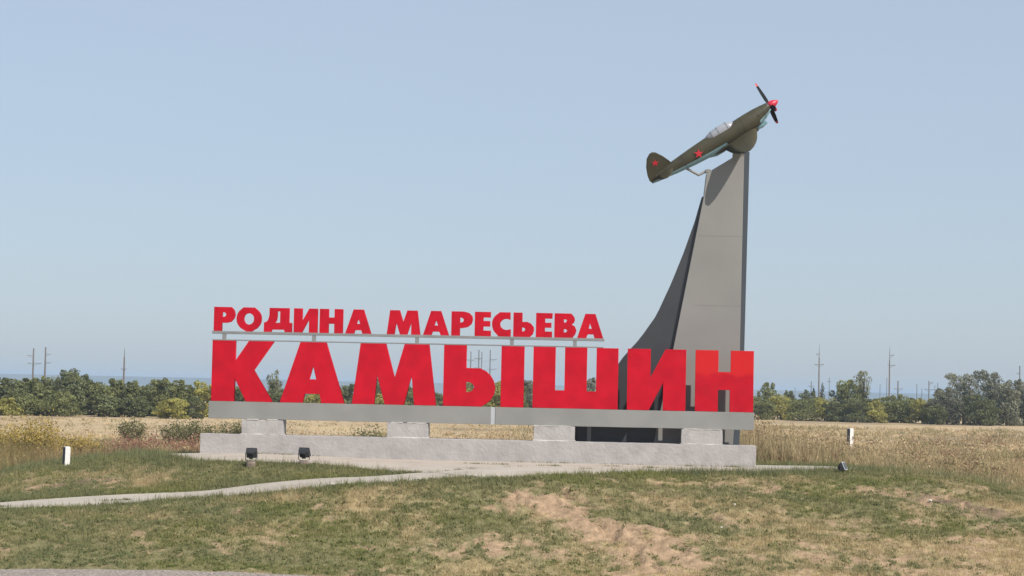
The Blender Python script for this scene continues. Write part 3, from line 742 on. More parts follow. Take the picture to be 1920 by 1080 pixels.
# stars
def star(cx, cz, r, y, thick=.006):
    bm = bmesh.new(); ring = []
    for k in range(10):
        a = math.pi / 2 + k * math.pi / 5; q = r if k % 2 == 0 else r * .40
        ring.append((q * math.cos(a), q * math.sin(a)))
    loft(bm, [[(x, -thick, z) for x, z in ring], [(x, 0, z) for x, z in ring]]); return bm
for side in (-1, 1):
    o = bm_obj('star', star(0, 0, .185, 0), M['star'], fus)
    up = 20; w, hz = .292, .35
    o.rotation_mode = 'QUATERNION'
    q = Matrix.Rotation(R(-up), 3, 'X') @ Matrix.Rotation(R(CLIMB - 6), 3, 'Y')
    if side > 0: q = Matrix.Rotation(R(up), 3, 'X') @ Matrix.Rotation(math.pi, 3, 'Z') @ Matrix.Rotation(R(-CLIMB + 6), 3, 'Y')
    o.rotation_quaternion = q.to_quaternion()
    o.location = (2.07, side * (w * math.cos(R(up)) + .022), -.02 + hz * math.sin(R(up)) - .02)
    o = bm_obj('star', star(0, 0, .15, 0), M['star'], fin)
    o.rotation_euler = (0, R(CLIMB - 6), 0) if side < 0 else (0, R(-CLIMB + 6), math.pi)
    o.location = (.48, side * .047, .56)
# x, y, height, width, kind of crown, label
TREES = [
    (-59.2, 124, 3.37, 5.35, 'd', 'dark tree cut off by the left edge of the picture'),
    (-56.8, 124, 3.53, 4.73, 'd', 'dark bushy tree near the left edge, left of the twin poles'),
    (-55.4, 126, 3.46, 3.54, 'g', 'green tree below the leftmost wooden pole of the left pair'),
    (-54.2, 128, 3.76, 3.42, 'g', 'green tree under the right pole of the left pair, beside the tallest tree'),
    (-51.0, 124, 4.34, 4.73, 'd', 'tallest dark tree of the left belt with a crown leaning left'),
    (-50.0, 126, 4.06, 2.62, 'd', 'narrow dark tree touching the right side of the tallest left tree'),
    (-49.9, 117, 2.4, 4.85, 'g', 'low smooth rounded bush in front of the tallest left tree'),
    (-53.0, 117, 1.97, 4.12, 'g', 'low grey green bush at the left front of the belt'),
    (-54.5, 115, 1.59, 3.35, 'y', 'low yellowish bush at the far left foot of the belt'),
    (-48.3, 126, 3.39, 3.69, 'g', 'green tree just right of the tallest left tree'),
    (-47.1, 128, 3.58, 2.79, 'g', 'green tree beside the foot of the lone pole, left side'),
    (-45.2, 127, 3.4, 2.93, 'g', 'green tree just right of the lone pole on the left'),
    (-44.0, 128, 3.05, 2.79, 'g', 'lowest topped green tree between the lone pole and the letter К'),
    (-42.1, 126, 3.73, 3.38, 'g', 'rounded tree, left of the two leafy crowns before the letter К'),
    (-40.3, 127, 3.72, 3.55, 'g', 'rounded tree, right of the two leafy crowns before the letter К'),
    (-38.8, 117, 1.86, 3.66, 'y', 'small light green bush at the foot of the belt left of the letter К'),
    (-45.5, 119, 2.07, 3.86, 'd', 'dark low bush in the belt below the lone pole'),
    (-42.9, 119, 1.97, 3.26, 'd', 'dark low bush in the belt right of the lone pole foot'),
    (-38.1, 128, 3.61, 3.25, 'y', 'yellow green tree touching the left edge of the letter К'),
    (-37.4, 120, 2.34, 2.53, 'd', 'dark low bush at the gap before the letter К'),
    (-37.0, 130, 3.08, 3.13, 'g', 'green tree mostly behind the stem of the letter К'),
    (-35.1, 132, 3.01, 3.16, 'g', 'green tree seen through the lower notch of the letter К'),
    (-33.6, 133, 2.71, 3.17, 'g', 'green tree behind the slanting leg of the letter К'),
    (-31.9, 134, 2.91, 3.66, 'd', 'dark green bush between the letters К and А under the open tree'),
    (-32.6, 140, 5.02, 2.95, 'x', 'thin open tree with sparse leaves between the letters К and А'),
    (-30.7, 140, 3.8, 2.95, 'x', 'sparse tree half hidden by the left leg of the letter А'),
    (-30.2, 136, 2.32, 3.21, 'y', 'yellowish bush behind the left leg of the letter А'),
    (-28.5, 140, 2.57, 3.6, 'y', 'bright yellow green bush seen under the bar of the letter А'),
    (-27.0, 144, 3.18, 3.33, 'g', 'green tree behind the right leg of the letter А'),
    (-25.9, 148, 3.56, 3.22, 'd', 'dark tree between the letters А and М of the big row'),
    (-23.1, 152, 4.36, 2.93, 'd', 'dark tree seen in the left notch of the big letter М'),
    (-22.1, 148, 2.69, 3.39, 'y', 'yellowish bush low in the left notch of the big letter М'),
    (-20.0, 156, 3.45, 3.51, 'g', 'green tree seen in the right notch of the big letter М'),
    (-16.8, 160, 2.77, 3.56, 'g', 'green bush between the big letters М and Ы'),
    (-18.7, 162, 2.97, 3.42, 'g', 'green bush behind the right leg of the big letter М'),
    (-15.1, 164, 3.43, 3.26, 'y', 'yellow green bush behind the stem of the letter Ы'),
    (-13.2, 164, 4.23, 3.62, 'y', 'yellow green tree filling the small hole of the letter Ы'),
    (-11.5, 166, 3.37, 3.29, 'y', 'yellow green bush behind the round bowl of the letter Ы'),
    (-9.9, 166, 4.31, 2.74, 'y', 'bright yellow green tree between bowl and bar of the letter Ы'),
    (-8.1, 170, 3.7, 3.15, 'g', 'green tree behind the upright bar of the letter Ы'),
    (-6.7, 172, 4.59, 2.8, 's', 'grey green tree between the letters Ы and Ш'),
    (-4.8, 176, 2.84, 4.18, 'g', 'low bush behind the left stem of the letter Ш'),
    (-1.7, 180, 2.76, 4.82, 'g', 'low bush behind the middle stem of the letter Ш'),
    (0.9, 180, 5.05, 2.51, 's', 'grey tree top seen in the right slot of the letter Ш'),
    (3.0, 186, 3.81, 3.94, 'g', 'tree behind the right stem of the letter Ш'),
    (23.1, 196, 3.08, 5.1, 'g', 'green bush just right of the letter Н'),
    (25.0, 204, 4.93, 2.94, 'g', 'upright green tree with feathery top right of the letter Н'),
    (26.6, 200, 3.43, 4.55, 'y', 'yellowish bush in the right belt nearest the upright feathery tree'),
    (31.3, 240, 3.89, 2.6, 'd', 'small dark far tree top between feathery tree and the tall pole'),
    (28.8, 194, 2.92, 4.85, 'g', 'green bush left of the first tall pole on the right'),
    (34.0, 240, 4.03, 2.84, 'd', 'small dark far tree under the short crossarm pole'),
    (32.1, 196, 3.12, 5.29, 'y', 'bright yellow green rounded bush at the foot of the first tall pole'),
    (36.0, 250, 4.4, 0.85, 'p', 'thin short poplar just left of the first tall pole'),
    (37.3, 250, 5.29, 1.22, 'p', 'slim dark poplar just right of the first tall pole'),
    (33.1, 192, 2.74, 3.61, 'd', 'dark low bush between the yellow green bush and the big rounded tree'),
    (35.3, 198, 5.56, 4.92, 'g', 'big rounded green tree left of the sparse upright branches'),
    (37.6, 200, 6.85, 4.75, 'x', 'sparse tree with bare upright branches right of the rounded tree'),
    (36.0, 190, 3.1, 4.37, 'd', 'dark bush at the foot of the sparse upright tree'),
    (38.0, 190, 2.86, 3.97, 'y', 'olive bush between sparse tree and second tall pole'),
    (40.5, 196, 3.37, 4.47, 'g', 'green bush hiding the foot of the second tall pole'),
    (42.3, 196, 3.63, 4.47, 'g', 'green bush right of the second tall pole'),
    (44.8, 194, 3.19, 4.63, 'y', 'lighter green bush left of the big silvery shrubs'),
    (45.5, 186, 2.5, 2.93, 'd', 'dark low bush at the left foot of the silvery shrubs'),
    (47.4, 190, 4.73, 5.36, 's', 'leftmost silvery grey shrub, lower than its neighbour'),
    (49.9, 192, 6.48, 6.6, 's', 'tall silvery grey shrub with pointed top right of the poles'),
    (53.8, 194, 6.85, 5.84, 's', 'tall silvery grey shrub with flat topped crown near the right edge'),
    (51.0, 186, 3.85, 5.47, 'd', 'dark low shrub between the two tall silvery shrubs'),
    (55.1, 190, 5.31, 4.36, 's', 'silvery shrub right of the flat topped crown'),
    (57.7, 194, 5.8, 4.42, 's', 'dark silvery shrub at the right edge under the last pole'),
    (59.8, 192, 6.12, 5.98, 's', 'silvery shrub cut off by the right edge of the picture'),
]
# x, y, height, thickness, metal tip, crossarms (height, reach left, reach right), label
POLES = [
    (-130.0, 380, 10.2, 0.4, 0, [(8.48, 1.35, 0.0), (6.76, 1.23, 1.97)], 'left pole of the wooden pair standing behind the left tree belt'),
    (-127.2, 380, 10.5, 0.4, 0, [(8.91, 0.0, 1.23), (6.94, 0.0, 1.35)], 'right pole of the wooden pair standing behind the left tree belt'),
    (-108.8, 380, 10.75, 0.42, 1, [(5.85, 0.61, 0.61)], 'lone wooden pole with thin metal tip left of the letter К'),
    (-30.4, 400, 11.82, 0.26, 0, [(9.79, 0.89, 0.76), (7.64, 0.76, 1.02)], 'leftmost of four poles seen inside the letter Ы'),
    (-28.5, 400, 12.24, 0.3, 0, [(10.21, 1.02, 0.51), (7.93, 1.02, 0.63)], 'second of four poles seen inside the letter Ы'),
    (-29.8, 430, 12.25, 0.26, 0, [(7.67, 0.54, 0.81)], 'third of four poles seen inside the letter Ы'),
    (-25.8, 400, 12.3, 0.28, 0, [(10.01, 0.0, 1.52), (7.73, 0.0, 1.52)], 'rightmost of four poles seen inside the letter Ы'),
    (41.8, 300, 12.84, 0.26, 1, [(10.95, 0.6, 0.0), (9.02, 0.89, 0.79)], 'tall pole with two crossarms nearest right of the letter Н'),
    (54.8, 300, 12.7, 0.27, 1, [(11.01, 0.0, 0.79), (9.13, 0.3, 0.99)], 'tall pole with a stained foot right of the sparse tree'),
    (61.8, 520, 7.04, 0.3, 0, [(5.62, 0.94, 0.94)], 'short far pole with one crossarm left of the first tall pole'),
    (71.3, 560, 8.54, 0.22, 0, [(7.37, 0.5, 0.5)], 'thin far pole just right of the slim poplar'),
    (67.8, 640, 5.51, 0.2, 0, [], 'faint far pole between the feathery tree and the first tall pole'),
    (87.2, 560, 6.86, 0.2, 0, [], 'thin far pole right of the sparse upright tree'),
    (89.3, 560, 8.91, 0.22, 0, [], 'thin far pole standing just left of the second tall pole'),
    (60.6, 330, 6.49, 0.3, 0, [(4.89, 0.75, 0.86)], 'thick short pole just right of the second tall pole'),
    (92.7, 520, 6.9, 0.22, 0, [], 'thin pole midway between the two short crossarm poles'),
    (106.3, 600, 5.91, 0.22, 0, [], 'small far pole left of the pole with two crossarms'),
    (74.5, 380, 6.95, 0.26, 0, [(6.48, 0.0, 0.84), (4.98, 0.96, 1.08)], 'short pole with two crossarms left of the silvery shrubs'),
    (110.6, 600, 7.07, 0.2, 0, [], 'faint far pole just right of the pole with two crossarms'),
    (92.4, 480, 7.1, 0.22, 0, [], 'thin pole touching the left side of the silvery shrubs'),
    (90.7, 360, 10.43, 0.3, 0, [(8.82, 0.69, 0.0), (6.99, 0.92, 0.0)], 'last pole rising above the shrubs at the right edge'),
    (121.8, 640, 5.89, 0.18, 0, [], 'faint far pole showing above the leftmost silvery shrub'),
]
# ------------------------------------------------------------------ floodlights, posts, stones
def gz(x, y): return float(height(np.array(float(x)), np.array(float(y))))

def floodlight(x, y, yaw, tilt, stub_h, label, housing='black', scale=1.0):
    z = gz(x, y)
    t = empty('floodlight', (x, y, z)); tag(t, label, 'floodlight', 'floodlights aimed at the sign')
    bm = bmesh.new(); tube(bm, [(0, 0, -.15), (0, 0, stub_h * .7), (0, 0, stub_h)], [.17, .165, .15], 14)
    bm_obj('stub', bm, M['stub'] if housing == 'black' else M['stone'], t, smooth=False)
    q = Matrix.Rotation(R(yaw), 4, 'Z')
    bm = bmesh.new(); s = scale
    for sx in (-1, 1):
        tube(bm, [(sx * .09 * s, 0, stub_h), (sx * .205 * s, 0, stub_h + .06 * s), (sx * .205 * s, 0, stub_h + .30 * s)], .014, 6)
    tube(bm, [(-.10 * s, 0, stub_h + .005), (.10 * s, 0, stub_h + .005)], .02, 6)
    o = bm_obj('yoke', bm, M[ 'lamp_grey'], t); o.data.transform(q)
    # housing: front at +y of its own, tapered back with ribs
    P = Matrix.Translation((0, 0, stub_h + .27 * s)) @ q @ Matrix.Rotation(R(tilt), 4, 'X')
    bm = bmesh.new()
    loft(bm, [[(a * w * s, yy * s, b * h * s) for a, b in ((-1, -1), (1, -1), (1, 1), (-1, 1))] for yy, w, h in ((-.13, .10, .075), (-.04, .175, .15), (.09, .185, .165))])
    h = bm_obj('housing', bm, M[housing if housing == 'black' else 'lamp_grey'], t, bevel=.012); h.data.transform(P)
    bm = bmesh.new(); box(bm, -.19 * s, .19 * s, .088 * s, .115 * s, -.17 * s, .17 * s)
    o = bm_obj('front_frame', bm, M['seam'] if housing != 'black' else M['black'], h, bevel=.006); o.data.transform(P)
    bm = bmesh.new(); box(bm, -.16 * s, .16 * s, .10 * s, .119 * s, -.14 * s, .14 * s)
    o = bm_obj('glass', bm, M['lamp_glass'], h); o.data.transform(P)
    for k in range(-2, 3):
        bm = bmesh.new(); box(bm, (k * .045 - .006) * s, (k * .045 + .006) * s, -.165 * s, -.10 * s, -.07 * s, .07 * s)
        o = bm_obj('cooling_rib', bm, M[housing if housing == 'black' else 'lamp_grey'], h); o.data.transform(P)
    bm = bmesh.new(); loft(bm, [[(a * .06 * s, -.135 * s, -.11 * s + b * .03 * s) for a, b in ((-1, -1), (1, -1), (1, 1), (-1, 1))], [(a * .06 * s, -.05 * s, -.16 * s + b * .03 * s) for a, b in ((-1, -1), (1, -1), (1, 1), (-1, 1))]])
    o = bm_obj('junction_box', bm, M['lamp_grey'], h, bevel=.006); o.data.transform(P)
    return t

floodlight(-8.72, -5.35, -4, 20, .22, 'black floodlight on a brown stub, the one nearer the left end of the base')
floodlight(-6.85, -5.45, -14, 30, .17, 'black floodlight tilted on a low stub, second from the left end of the base')
floodlight(12.0, -3.5, -112, 24, .04, 'grey floodlight with pale rim beside the pavement right of the base', 'lamp_grey', .9)

def marker_post(x, y, h, w, rot, label):
    z = gz(x, y); t = empty('marker_post', (x, y, z)); t.rotation_euler = (0, R(1.0), R(rot)); tag(t, label, 'marker post', 'white marker posts')
    bm = bmesh.new(); a = w / 2
    loft(bm, [[(sx * a * k, sy * a * k, zz) for sx, sy in ((-1, -1), (1, -1), (1, 1), (-1, 1))] for zz, k in ((-.3, 1), (h - .05, .97), (h - .01, .85), (h, .6))])
    bmesh.ops.recalc_face_normals(bm, faces=bm.faces)
    for f in bm.faces: f.material_index = 1 if f.normal.x < -.8 else 0      # shade of the left face put into its colour
    bm_obj('post_body', bm, [M['white'], M['bare']], t, bevel=.012)  # 'bare' is the darker colour that paints the shade on the left face
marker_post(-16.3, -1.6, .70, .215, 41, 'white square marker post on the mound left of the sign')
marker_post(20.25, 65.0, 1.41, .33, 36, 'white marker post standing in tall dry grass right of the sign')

def rock(x, y, r, label):
    z = gz(x, y) + float(relief(np.array([x]), np.array([y]))[0])
    bm = bmesh.new(); bmesh.ops.create_icosphere(bm, subdivisions=2, radius=r)
    rs = random.Random(int(x * 100))
    for v in bm.verts: v.co *= rs.uniform(.75, 1.15); v.co.z *= .7
    o = bm_obj('stone', bm, M['stone'], None); o.location = (x, y, z + r * .35); o.rotation_euler = (0, 0, rs.uniform(0, 6))
    tag(o, label, 'stone', 'pale stones on the slope')
rock(14.45, -7.6, .075, 'small white stone on the bare dark soil at the right of the slope')
rock(7.3, -12.6, .06, 'small white stone in the green grass of the slope below the letter Н')
rock(7.8, -10.6, .05, 'small pale stone on the slope below the right end of the base')
bm = bmesh.new(); box(bm, -.38, .38, -.10, .10, 0, .05)
o = bm_obj('concrete_shard', bm, M['mortar'], None, bevel=.01); o.location = (-4.75, -11.55, gz(-4.75, -11.55) + .03); o.rotation_euler = (R(3), R(-4), R(12))
tag(o, 'flat pale concrete shard lying on the front edge of the footpath', 'shard')

# ------------------------------------------------------------------ leaves and blades
def rand_dirs(n):
    v = rng.normal(size=(n, 3)); return v / np.linalg.norm(v, axis=1, keepdims=True)

def blades(P, n, h, w, lean, col, hvar=.5, spread=.06):
    """n blades per point of P; returns V, F (triangles), colours per vertex; col (len(P),3)"""
    N = len(P) * n
    base = np.repeat(P, n, 0) + np.concatenate([rng.normal(size=(N, 2)) * np.repeat(np.broadcast_to(spread, len(P)), n)[:, None], np.zeros((N, 1))], 1)
    hh = np.repeat(np.broadcast_to(h, len(P)), n) * (1 + (rng.random(N) - .5) * 2 * hvar)
    a = rng.random(N) * 2 * np.pi; ln = rng.random(N) * lean
    tip = base + np.stack([np.cos(a) * ln * hh, np.sin(a) * ln * hh, hh * np.sqrt(np.maximum(.05, 1 - ln ** 2 * .5))], 1)
    b = rng.random(N) * np.pi; ww = np.repeat(np.broadcast_to(w, len(P)), n) * (.7 + .6 * rng.random(N)) / 2
    d = np.stack([np.cos(b) * ww, np.sin(b) * ww, np.zeros(N)], 1)
    V = np.stack([base - d, base + d, tip], 1).reshape(-1, 3)
    c = np.repeat(col, n, 0) * (.75 + .5 * rng.random((N, 1)))
    C4 = np.concatenate([np.repeat(c, 3, 0), np.ones((N * 3, 1))], 1)
    return V, np.arange(N * 3).reshape(-1, 3), C4

def leaves(P, size, col, nrm=None, flat=.55, asp=.6):
    """one bent-free leaf quad per point; nrm pulls the leaf to face outward"""
    N = len(P); n = rand_dirs(N)
    if nrm is not None: n = n * (1 - flat) + nrm * flat; n /= np.linalg.norm(n, axis=1, keepdims=True) + 1e-9
    t = np.cross(n, rand_dirs(N)); t /= np.linalg.norm(t, axis=1, keepdims=True) + 1e-9; b = np.cross(n, t)
    s = (np.broadcast_to(size, N) * (.6 + .8 * rng.random(N)))[:, None] / 2
    V = np.stack([P - t * s, P - b * s * asp, P + t * s, P + b * s * asp], 1).reshape(-1, 3)
    C4 = np.concatenate([np.repeat(col, 4, 0), np.ones((N * 4, 1))], 1)
    return V, np.arange(N * 4).reshape(-1, 4), C4

def join(parts):
    V = []; F = []; Cc = []; k = 0
    for v, f, c in parts:
        V.append(v); F.append(f + k); Cc.append(c); k += len(v)
    return np.concatenate(V), np.concatenate(F), np.concatenate(Cc)

def stuff(name, parts, m, label, category):
    V, F, C4 = join(parts)
    o = np_obj(name, V, F, m, attrs={'Col': C4}); tag(o, label, category, kind='stuff'); return o

# ------------------------------------------------------------------ grass on the mound
def short_grass():
    N = 105000
    y = -21.5 + rng.random(N) * 25.5; x = -19 + rng.random(N) * 40
    x = x + (y + 10) * -.0
    c = cover(x, y); dr = dryness(x, y); hd = hard_dist(x, y)
    k = (rng.random(N) < np.clip(c * 1.05 - .12, 0.02, 1)) & (hd > .05) & (y > road_line(x) + .1 + .4 * rng.random(N))
    k &= ~((np.abs(x + 1.2) < 10.5) & (y > -.8))
    x, y, c, dr, hd = x[k], y[k], c[k], dr[k], hd[k]
    z = height(x, y) + relief(x, y) - .01
    edge = sstep(1.3, .1, hd)
    h = .06 + .085 * c * rng.random(len(x)) + .09 * edge * rng.random(len(x)) + .12 * (rng.random(len(x)) < .07)
    h *= (1 - .25 * sstep(-16, -18, y))
    g = mix((.205, .212, .094), (.275, .25, .112), vnoise(x * .8, y * .8, 7)); g = g * (1 - edge[:, None] * .15) + np.array((.02, .04, .02)) * edge[:, None] * .4
    yg = sstep(.55, .75, fbm(x * .35 + 9, y * .5, 21, 3)); g = g * (1 - .6 * yg[:, None]) + np.array((.22, .225, .06)) * .6 * yg[:, None]
    dd = np.clip(dr + (rng.random(len(x)) - .5) * .5, 0, 1)
    col = g * (1 - sstep(.35, .85, dd))[:, None] + np.array((.46, .355, .195)) * sstep(.35, .85, dd)[:, None]
    P = np.stack([x, y, z], 1)
    parts = [blades(P, 10, h, .016, .9, col, .5, .075)]
    # leafy weeds: darker little rosettes
    q = rng.random(len(x)) < .16 * (dr < .75)
    Pw = np.repeat(P[q], 9, 0) + rng.normal(size=(q.sum() * 9, 3)) * (.06, .06, .02) + (0, 0, .05)
    colw = np.repeat(col[q] * np.array((.62, .72, .62)), 9, 0) * (.7 + .6 * rng.random((q.sum() * 9, 1)))
    v, f, c4 = leaves(Pw, .075, colw, np.array((0, -.3, .9))[None].repeat(len(Pw), 0), .5)
    f3 = np.concatenate([f[:, [0, 1, 2]], f[:, [0, 2, 3]]]); parts.append((v, f3, c4))
    stuff('short_grass', parts, M['blade'], 'short patchy green and dry grass growing on the mound and its slope', 'grass')
short_grass()

def paving_weeds():
    """grass growing from cracks of the pavement and the path"""
    strips = [(-4.7, -6.9, -2.4, -9.0, 60), (-1.4, -3.3, .1, -3.4, 16), (1.3, -4.1, 2.0, -4.0, 9), (3.6, -2.4, 4.1, -2.5, 6), (5.0, -3.3, 5.6, -3.2, 7), (6.6, -1.0, 6.8, -.95, 5),
              (-12.8, -10.2, -11.7, -10.1, 14), (-16.8, -11.2, -15.6, -11.0, 24), (8.2, -.62, 8.5, -.6, 9), (-9.6, -.72, -6.5, -.72, 14), (0, -.7, 9, -.7, 22), (-2.0, -9.5, 0.8, -6.2, 10), (2.8, -6.2, 7.5, -4.0, 10)]
    P = []
    for ax, ay, bx, by, n in strips:
        t = rng.random(n); P.append(np.stack([ax + (bx - ax) * t, ay + (by - ay) * t + rng.normal(size=n) * .07], 1))
    P = np.concatenate(P); z = height(P[:, 0], P[:, 1]) + .03
    P3 = np.concatenate([P, z[:, None]], 1)
    col = mix((.11, .125, .05), (.22, .20, .08), rng.random(len(P)))
    stuff('pavement_weeds', [blades(P3, 14, .07, .016, 1.0, col, .5, .08)], M['blade'], 'low weeds growing in cracks of the pavement and footpath', 'weeds')
paving_weeds()

def edge_tufts():
    """taller grass standing along the crest and in front of the right end of the base"""
    n = 420; x = 5.0 + rng.random(n) ** .8 * 8.5; y = np.interp(x, [4.8, 8.5, 10.6, 13.9], [-6.5, -5.3, -3.4, -.9]) - rng.random(n) * .7
    m = 700; x2 = -19 + rng.random(m) * 8.5; y2 = np.interp(x2, [-20, -17, -14.5, -11], [-1.5, -.2, .2, -3.6]) + rng.normal(size=m) * .8
    s = 200; x3 = 12.5 + rng.random(s) * 8; y3 = np.interp(x3, [12, 14, 16.5, 20], [.5, -.5, -1.6, .3]) + rng.normal(size=s) * .5
    x = np.concatenate([x, x2, x3]); y = np.concatenate([y, y2, y3]); k = hard_dist(x, y) > .05; x, y = x[k], y[k]
    P = np.stack([x, y, height(x, y)], 1)
    col = mix((.15, .18, .085), (.25, .235, .11), rng.random(len(x)))
    stuff('tall_edge_grass', [blades(P, 9, .22 + .16 * (rng.random(len(x)) < .2), .016, .6, col, .5, .09)], M['blade'], 'taller green grass tufts along the crest and pavement edge', 'grass')
edge_tufts()

# ------------------------------------------------------------------ dry grass of the field
def field_grass():
    parts = []
    for (y0, y1, half0, half1, N, nb, h0, wd) in ((3.6, 22, 26, 32, 15000, 9, .60, .03), (22, 60, 34, 45, 17000, 8, .55, .042), (60, 150, 46, 72, 20000, 6, .42, .06)):
        y = y0 + rng.random(N) * (y1 - y0); half = half0 + (half1 - half0) * (y - y0) / (y1 - y0); x = -3 + (rng.random(N) * 2 - 1) * half
        k = rng.random(len(x)) > np.maximum(.8 * sstep(40, 60, y) * sstep(0, -14, x), .75 * sstep(.50, .40, fbm(x * .32 + 7, y * .2, 93, 3))); k &= ~(gauss(x, y, 20.8, 2.0, 2.6, 2.4) > .45); x, y = x[k], y[k]
        if y0 < 5:
            k = ~(inside(PAVE, x, y)) & ~((np.abs(x - 7) < 2.2) & (y < 4.2)); x, y = x[k], y[k]
        z = height(x, y)
        n1 = fbm(x * .16, y * .12, 51, 4); left = sstep(6, -10, x)
        cl = fbm(x * .75, y * .5, 77, 3); h = h0 * (.4 + .9 * rng.random(len(x))) * (.35 + 1.3 * cl) * (1 - .62 * left * sstep(24, 40, y)) * (.7 + .6 * n1)
        h *= (1 + .9 * gauss(x, y, 10.5, 16, 3.5, 12)) * (1 - .35 * sstep(10, 24, x))
        straw = mix((.56, .42, .245), (.64, .505, .30), rng.random(len(x)))
        brown = mix((.37, .26, .155), (.42, .315, .18), rng.random(len(x)))
        olive = np.array((.27, .24, .115))[None].repeat(len(x), 0)
        t = sstep(.38, .60, .5 * n1 + .5 * cl + (rng.random(len(x)) - .5) * .2); col = straw * (1 - .85 * t)[:, None] + brown * (.85 * t)[:, None]
        t2 = sstep(.46, .60, fbm(x * .28 + 30, y * .15, 57, 4) + (rng.random(len(x)) - .5) * .25) * .8; col = col * (1 - t2)[:, None] + olive * t2[:, None]
        # yellow and rusty herbs on the left of the mound
        t3 = left * sstep(34, 16, y) * sstep(.38, .6, fbm(x * .3, y * .3, 58, 3) + .05)
        herb = mix((.27, .20, .065), (.23, .13, .085), sstep(-21, -16, x) * (rng.random(len(x)) < .75)); col = col * (1 - t3 * .75)[:, None] + herb * (t3 * .75)[:, None]
        col = col * (.68 + .62 * fbm(x * .5, y * .33, 97, 3))[:, None]
        parts.append(blades(np.stack([x, y, z], 1), nb, h, wd, .75, col, .5, .16))
        # seed heads that catch the light
        q = rng.random(len(x)) < .28
        Pq = np.stack([x[q], y[q], z[q] + h[q] * .95], 1); Pq = np.repeat(Pq, 3, 0) + rng.normal(size=(q.sum() * 3, 3)) * (.12, .12, .05)
        v, f, c4 = leaves(Pq, wd * 3.2, np.repeat(col[q] * 1.05, 3, 0), None); parts.append((v, np.concatenate([f[:, [0, 1, 2]], f[:, [0, 2, 3]]]), c4))
    # a stand of tall reed-like stalks behind the right end of the base
    n = 240; x = 9.6 + rng.random(n) ** 1.6 * 6.5; y = 7 + rng.random(n) * 12; hr = (1.9 - .16 * (x - 9.6)) * (.7 + .4 * rng.random(n)); z = height(x, y)
    cr = mix((.46, .36, .20), (.36, .26, .15), rng.random(n)); parts.append(blades(np.stack([x, y, z], 1), 3, hr, .035, .22, cr, .2, .10))
    Pq = np.repeat(np.stack([x, y, z + hr * .95], 1), 6, 0) + rng.normal(size=(n * 6, 3)) * (.05, .05, .14)
    v, f, c4 = leaves(Pq, .11, np.repeat(cr * 1.05, 6, 0), None); parts.append((v, np.concatenate([f[:, [0, 1, 2]], f[:, [0, 2, 3]]]), c4))
    # coarse dried forbs that break up the grass
    n = 520; x = np.where(rng.random(n) < .72, 8.5 + rng.random(n) * 26, -30 + rng.random(n) * 30); y = 5 + rng.random(n) ** 1.4 * 75
    k = ~(inside(PAVE, x, y)) & ~((np.abs(x - 5.5) < 5) & (y < 8)); x, y = x[k], y[k]; n = len(x)
    hh = .35 + .6 * rng.random(n); r = .25 + .35 * rng.random(n); pal = np.array(((.20, .135, .085), (.17, .16, .07), (.40, .31, .17), (.26, .16, .10)))[rng.integers(0, 4, n)]
    m = 46; P = np.repeat(np.stack([x, y, height(x, y)], 1), m, 0); u = rng.random(n * m) ** .6; d = rng.normal(size=(n * m, 2)) * (np.repeat(r, m) * (.35 + .5 * u))[:, None]
    P[:, :2] += d; P[:, 2] += u * np.repeat(hh, m)
    v, f, c4 = leaves(P, .10, np.repeat(pal, m, 0) * (.7 + .6 * rng.random((n * m, 1))), None); parts.append((v, np.concatenate([f[:, [0, 1, 2]], f[:, [0, 2, 3]]]), c4))
    stuff('dry_grass', parts, M['blade'], 'tall dry straw coloured grass covering the field behind the sign', 'grass')
field_grass()

# ------------------------------------------------------------------ herbs and shrubs behind the mound
def herb_shrub(name, x, y, r, h, n, c1, c2, c3, k3, label, category, group=None, leaf=.085):
    z = gz(x, y); t = empty(name, (x, y, z)); tag(t, label, category, group)
    ns = 16; st = []
    bm = bmesh.new()
    for i in range(ns):
        a = rng.random() * 2 * np.pi; rr = r * math.sqrt(rng.random()); hh = h * (.65 + .4 * rng.random()) * (1 - .35 * (rr / r) ** 2)
        p0 = Vector((rr * .3 * math.cos(a), rr * .3 * math.sin(a), -.03)); p1 = Vector((rr * math.cos(a), rr * math.sin(a), hh)); st.append((p0, p1))
        tube(bm, [p0, (p0 + p1) / 2 + Vector((0, 0, .05)), p1], [.014, .011, .005], 4, caps=False)
    bm_obj('stems', bm, M['bark'], t)
    S = np.array([[*a, *b] for a, b in st]); i = rng.integers(0, ns, n); u = rng.random(n) ** .7
    P = S[i, :3] * (1 - u[:, None]) + S[i, 3:] * u[:, None] + rng.normal(size=(n, 3)) * (.12 * r + .04)
    P[:, 2] = np.abs(P[:, 2])
    col = mix(c1, c2, rng.random(n)) * (.75 + .5 * rng.random((n, 1)))
    fl = rng.random(n) < k3 * sstep(.3, .9, u); col[fl] = np.asarray(c3) * (.8 + .4 * rng.random((fl.sum(), 1)))
    nr = P / (np.linalg.norm(P, axis=1, keepdims=True) + 1e-6)
    V, F, C4 = leaves(P, leaf, col, nr, .3)
    np_obj('foliage', V, F, M['leaf'], t, attrs={'Col': C4})

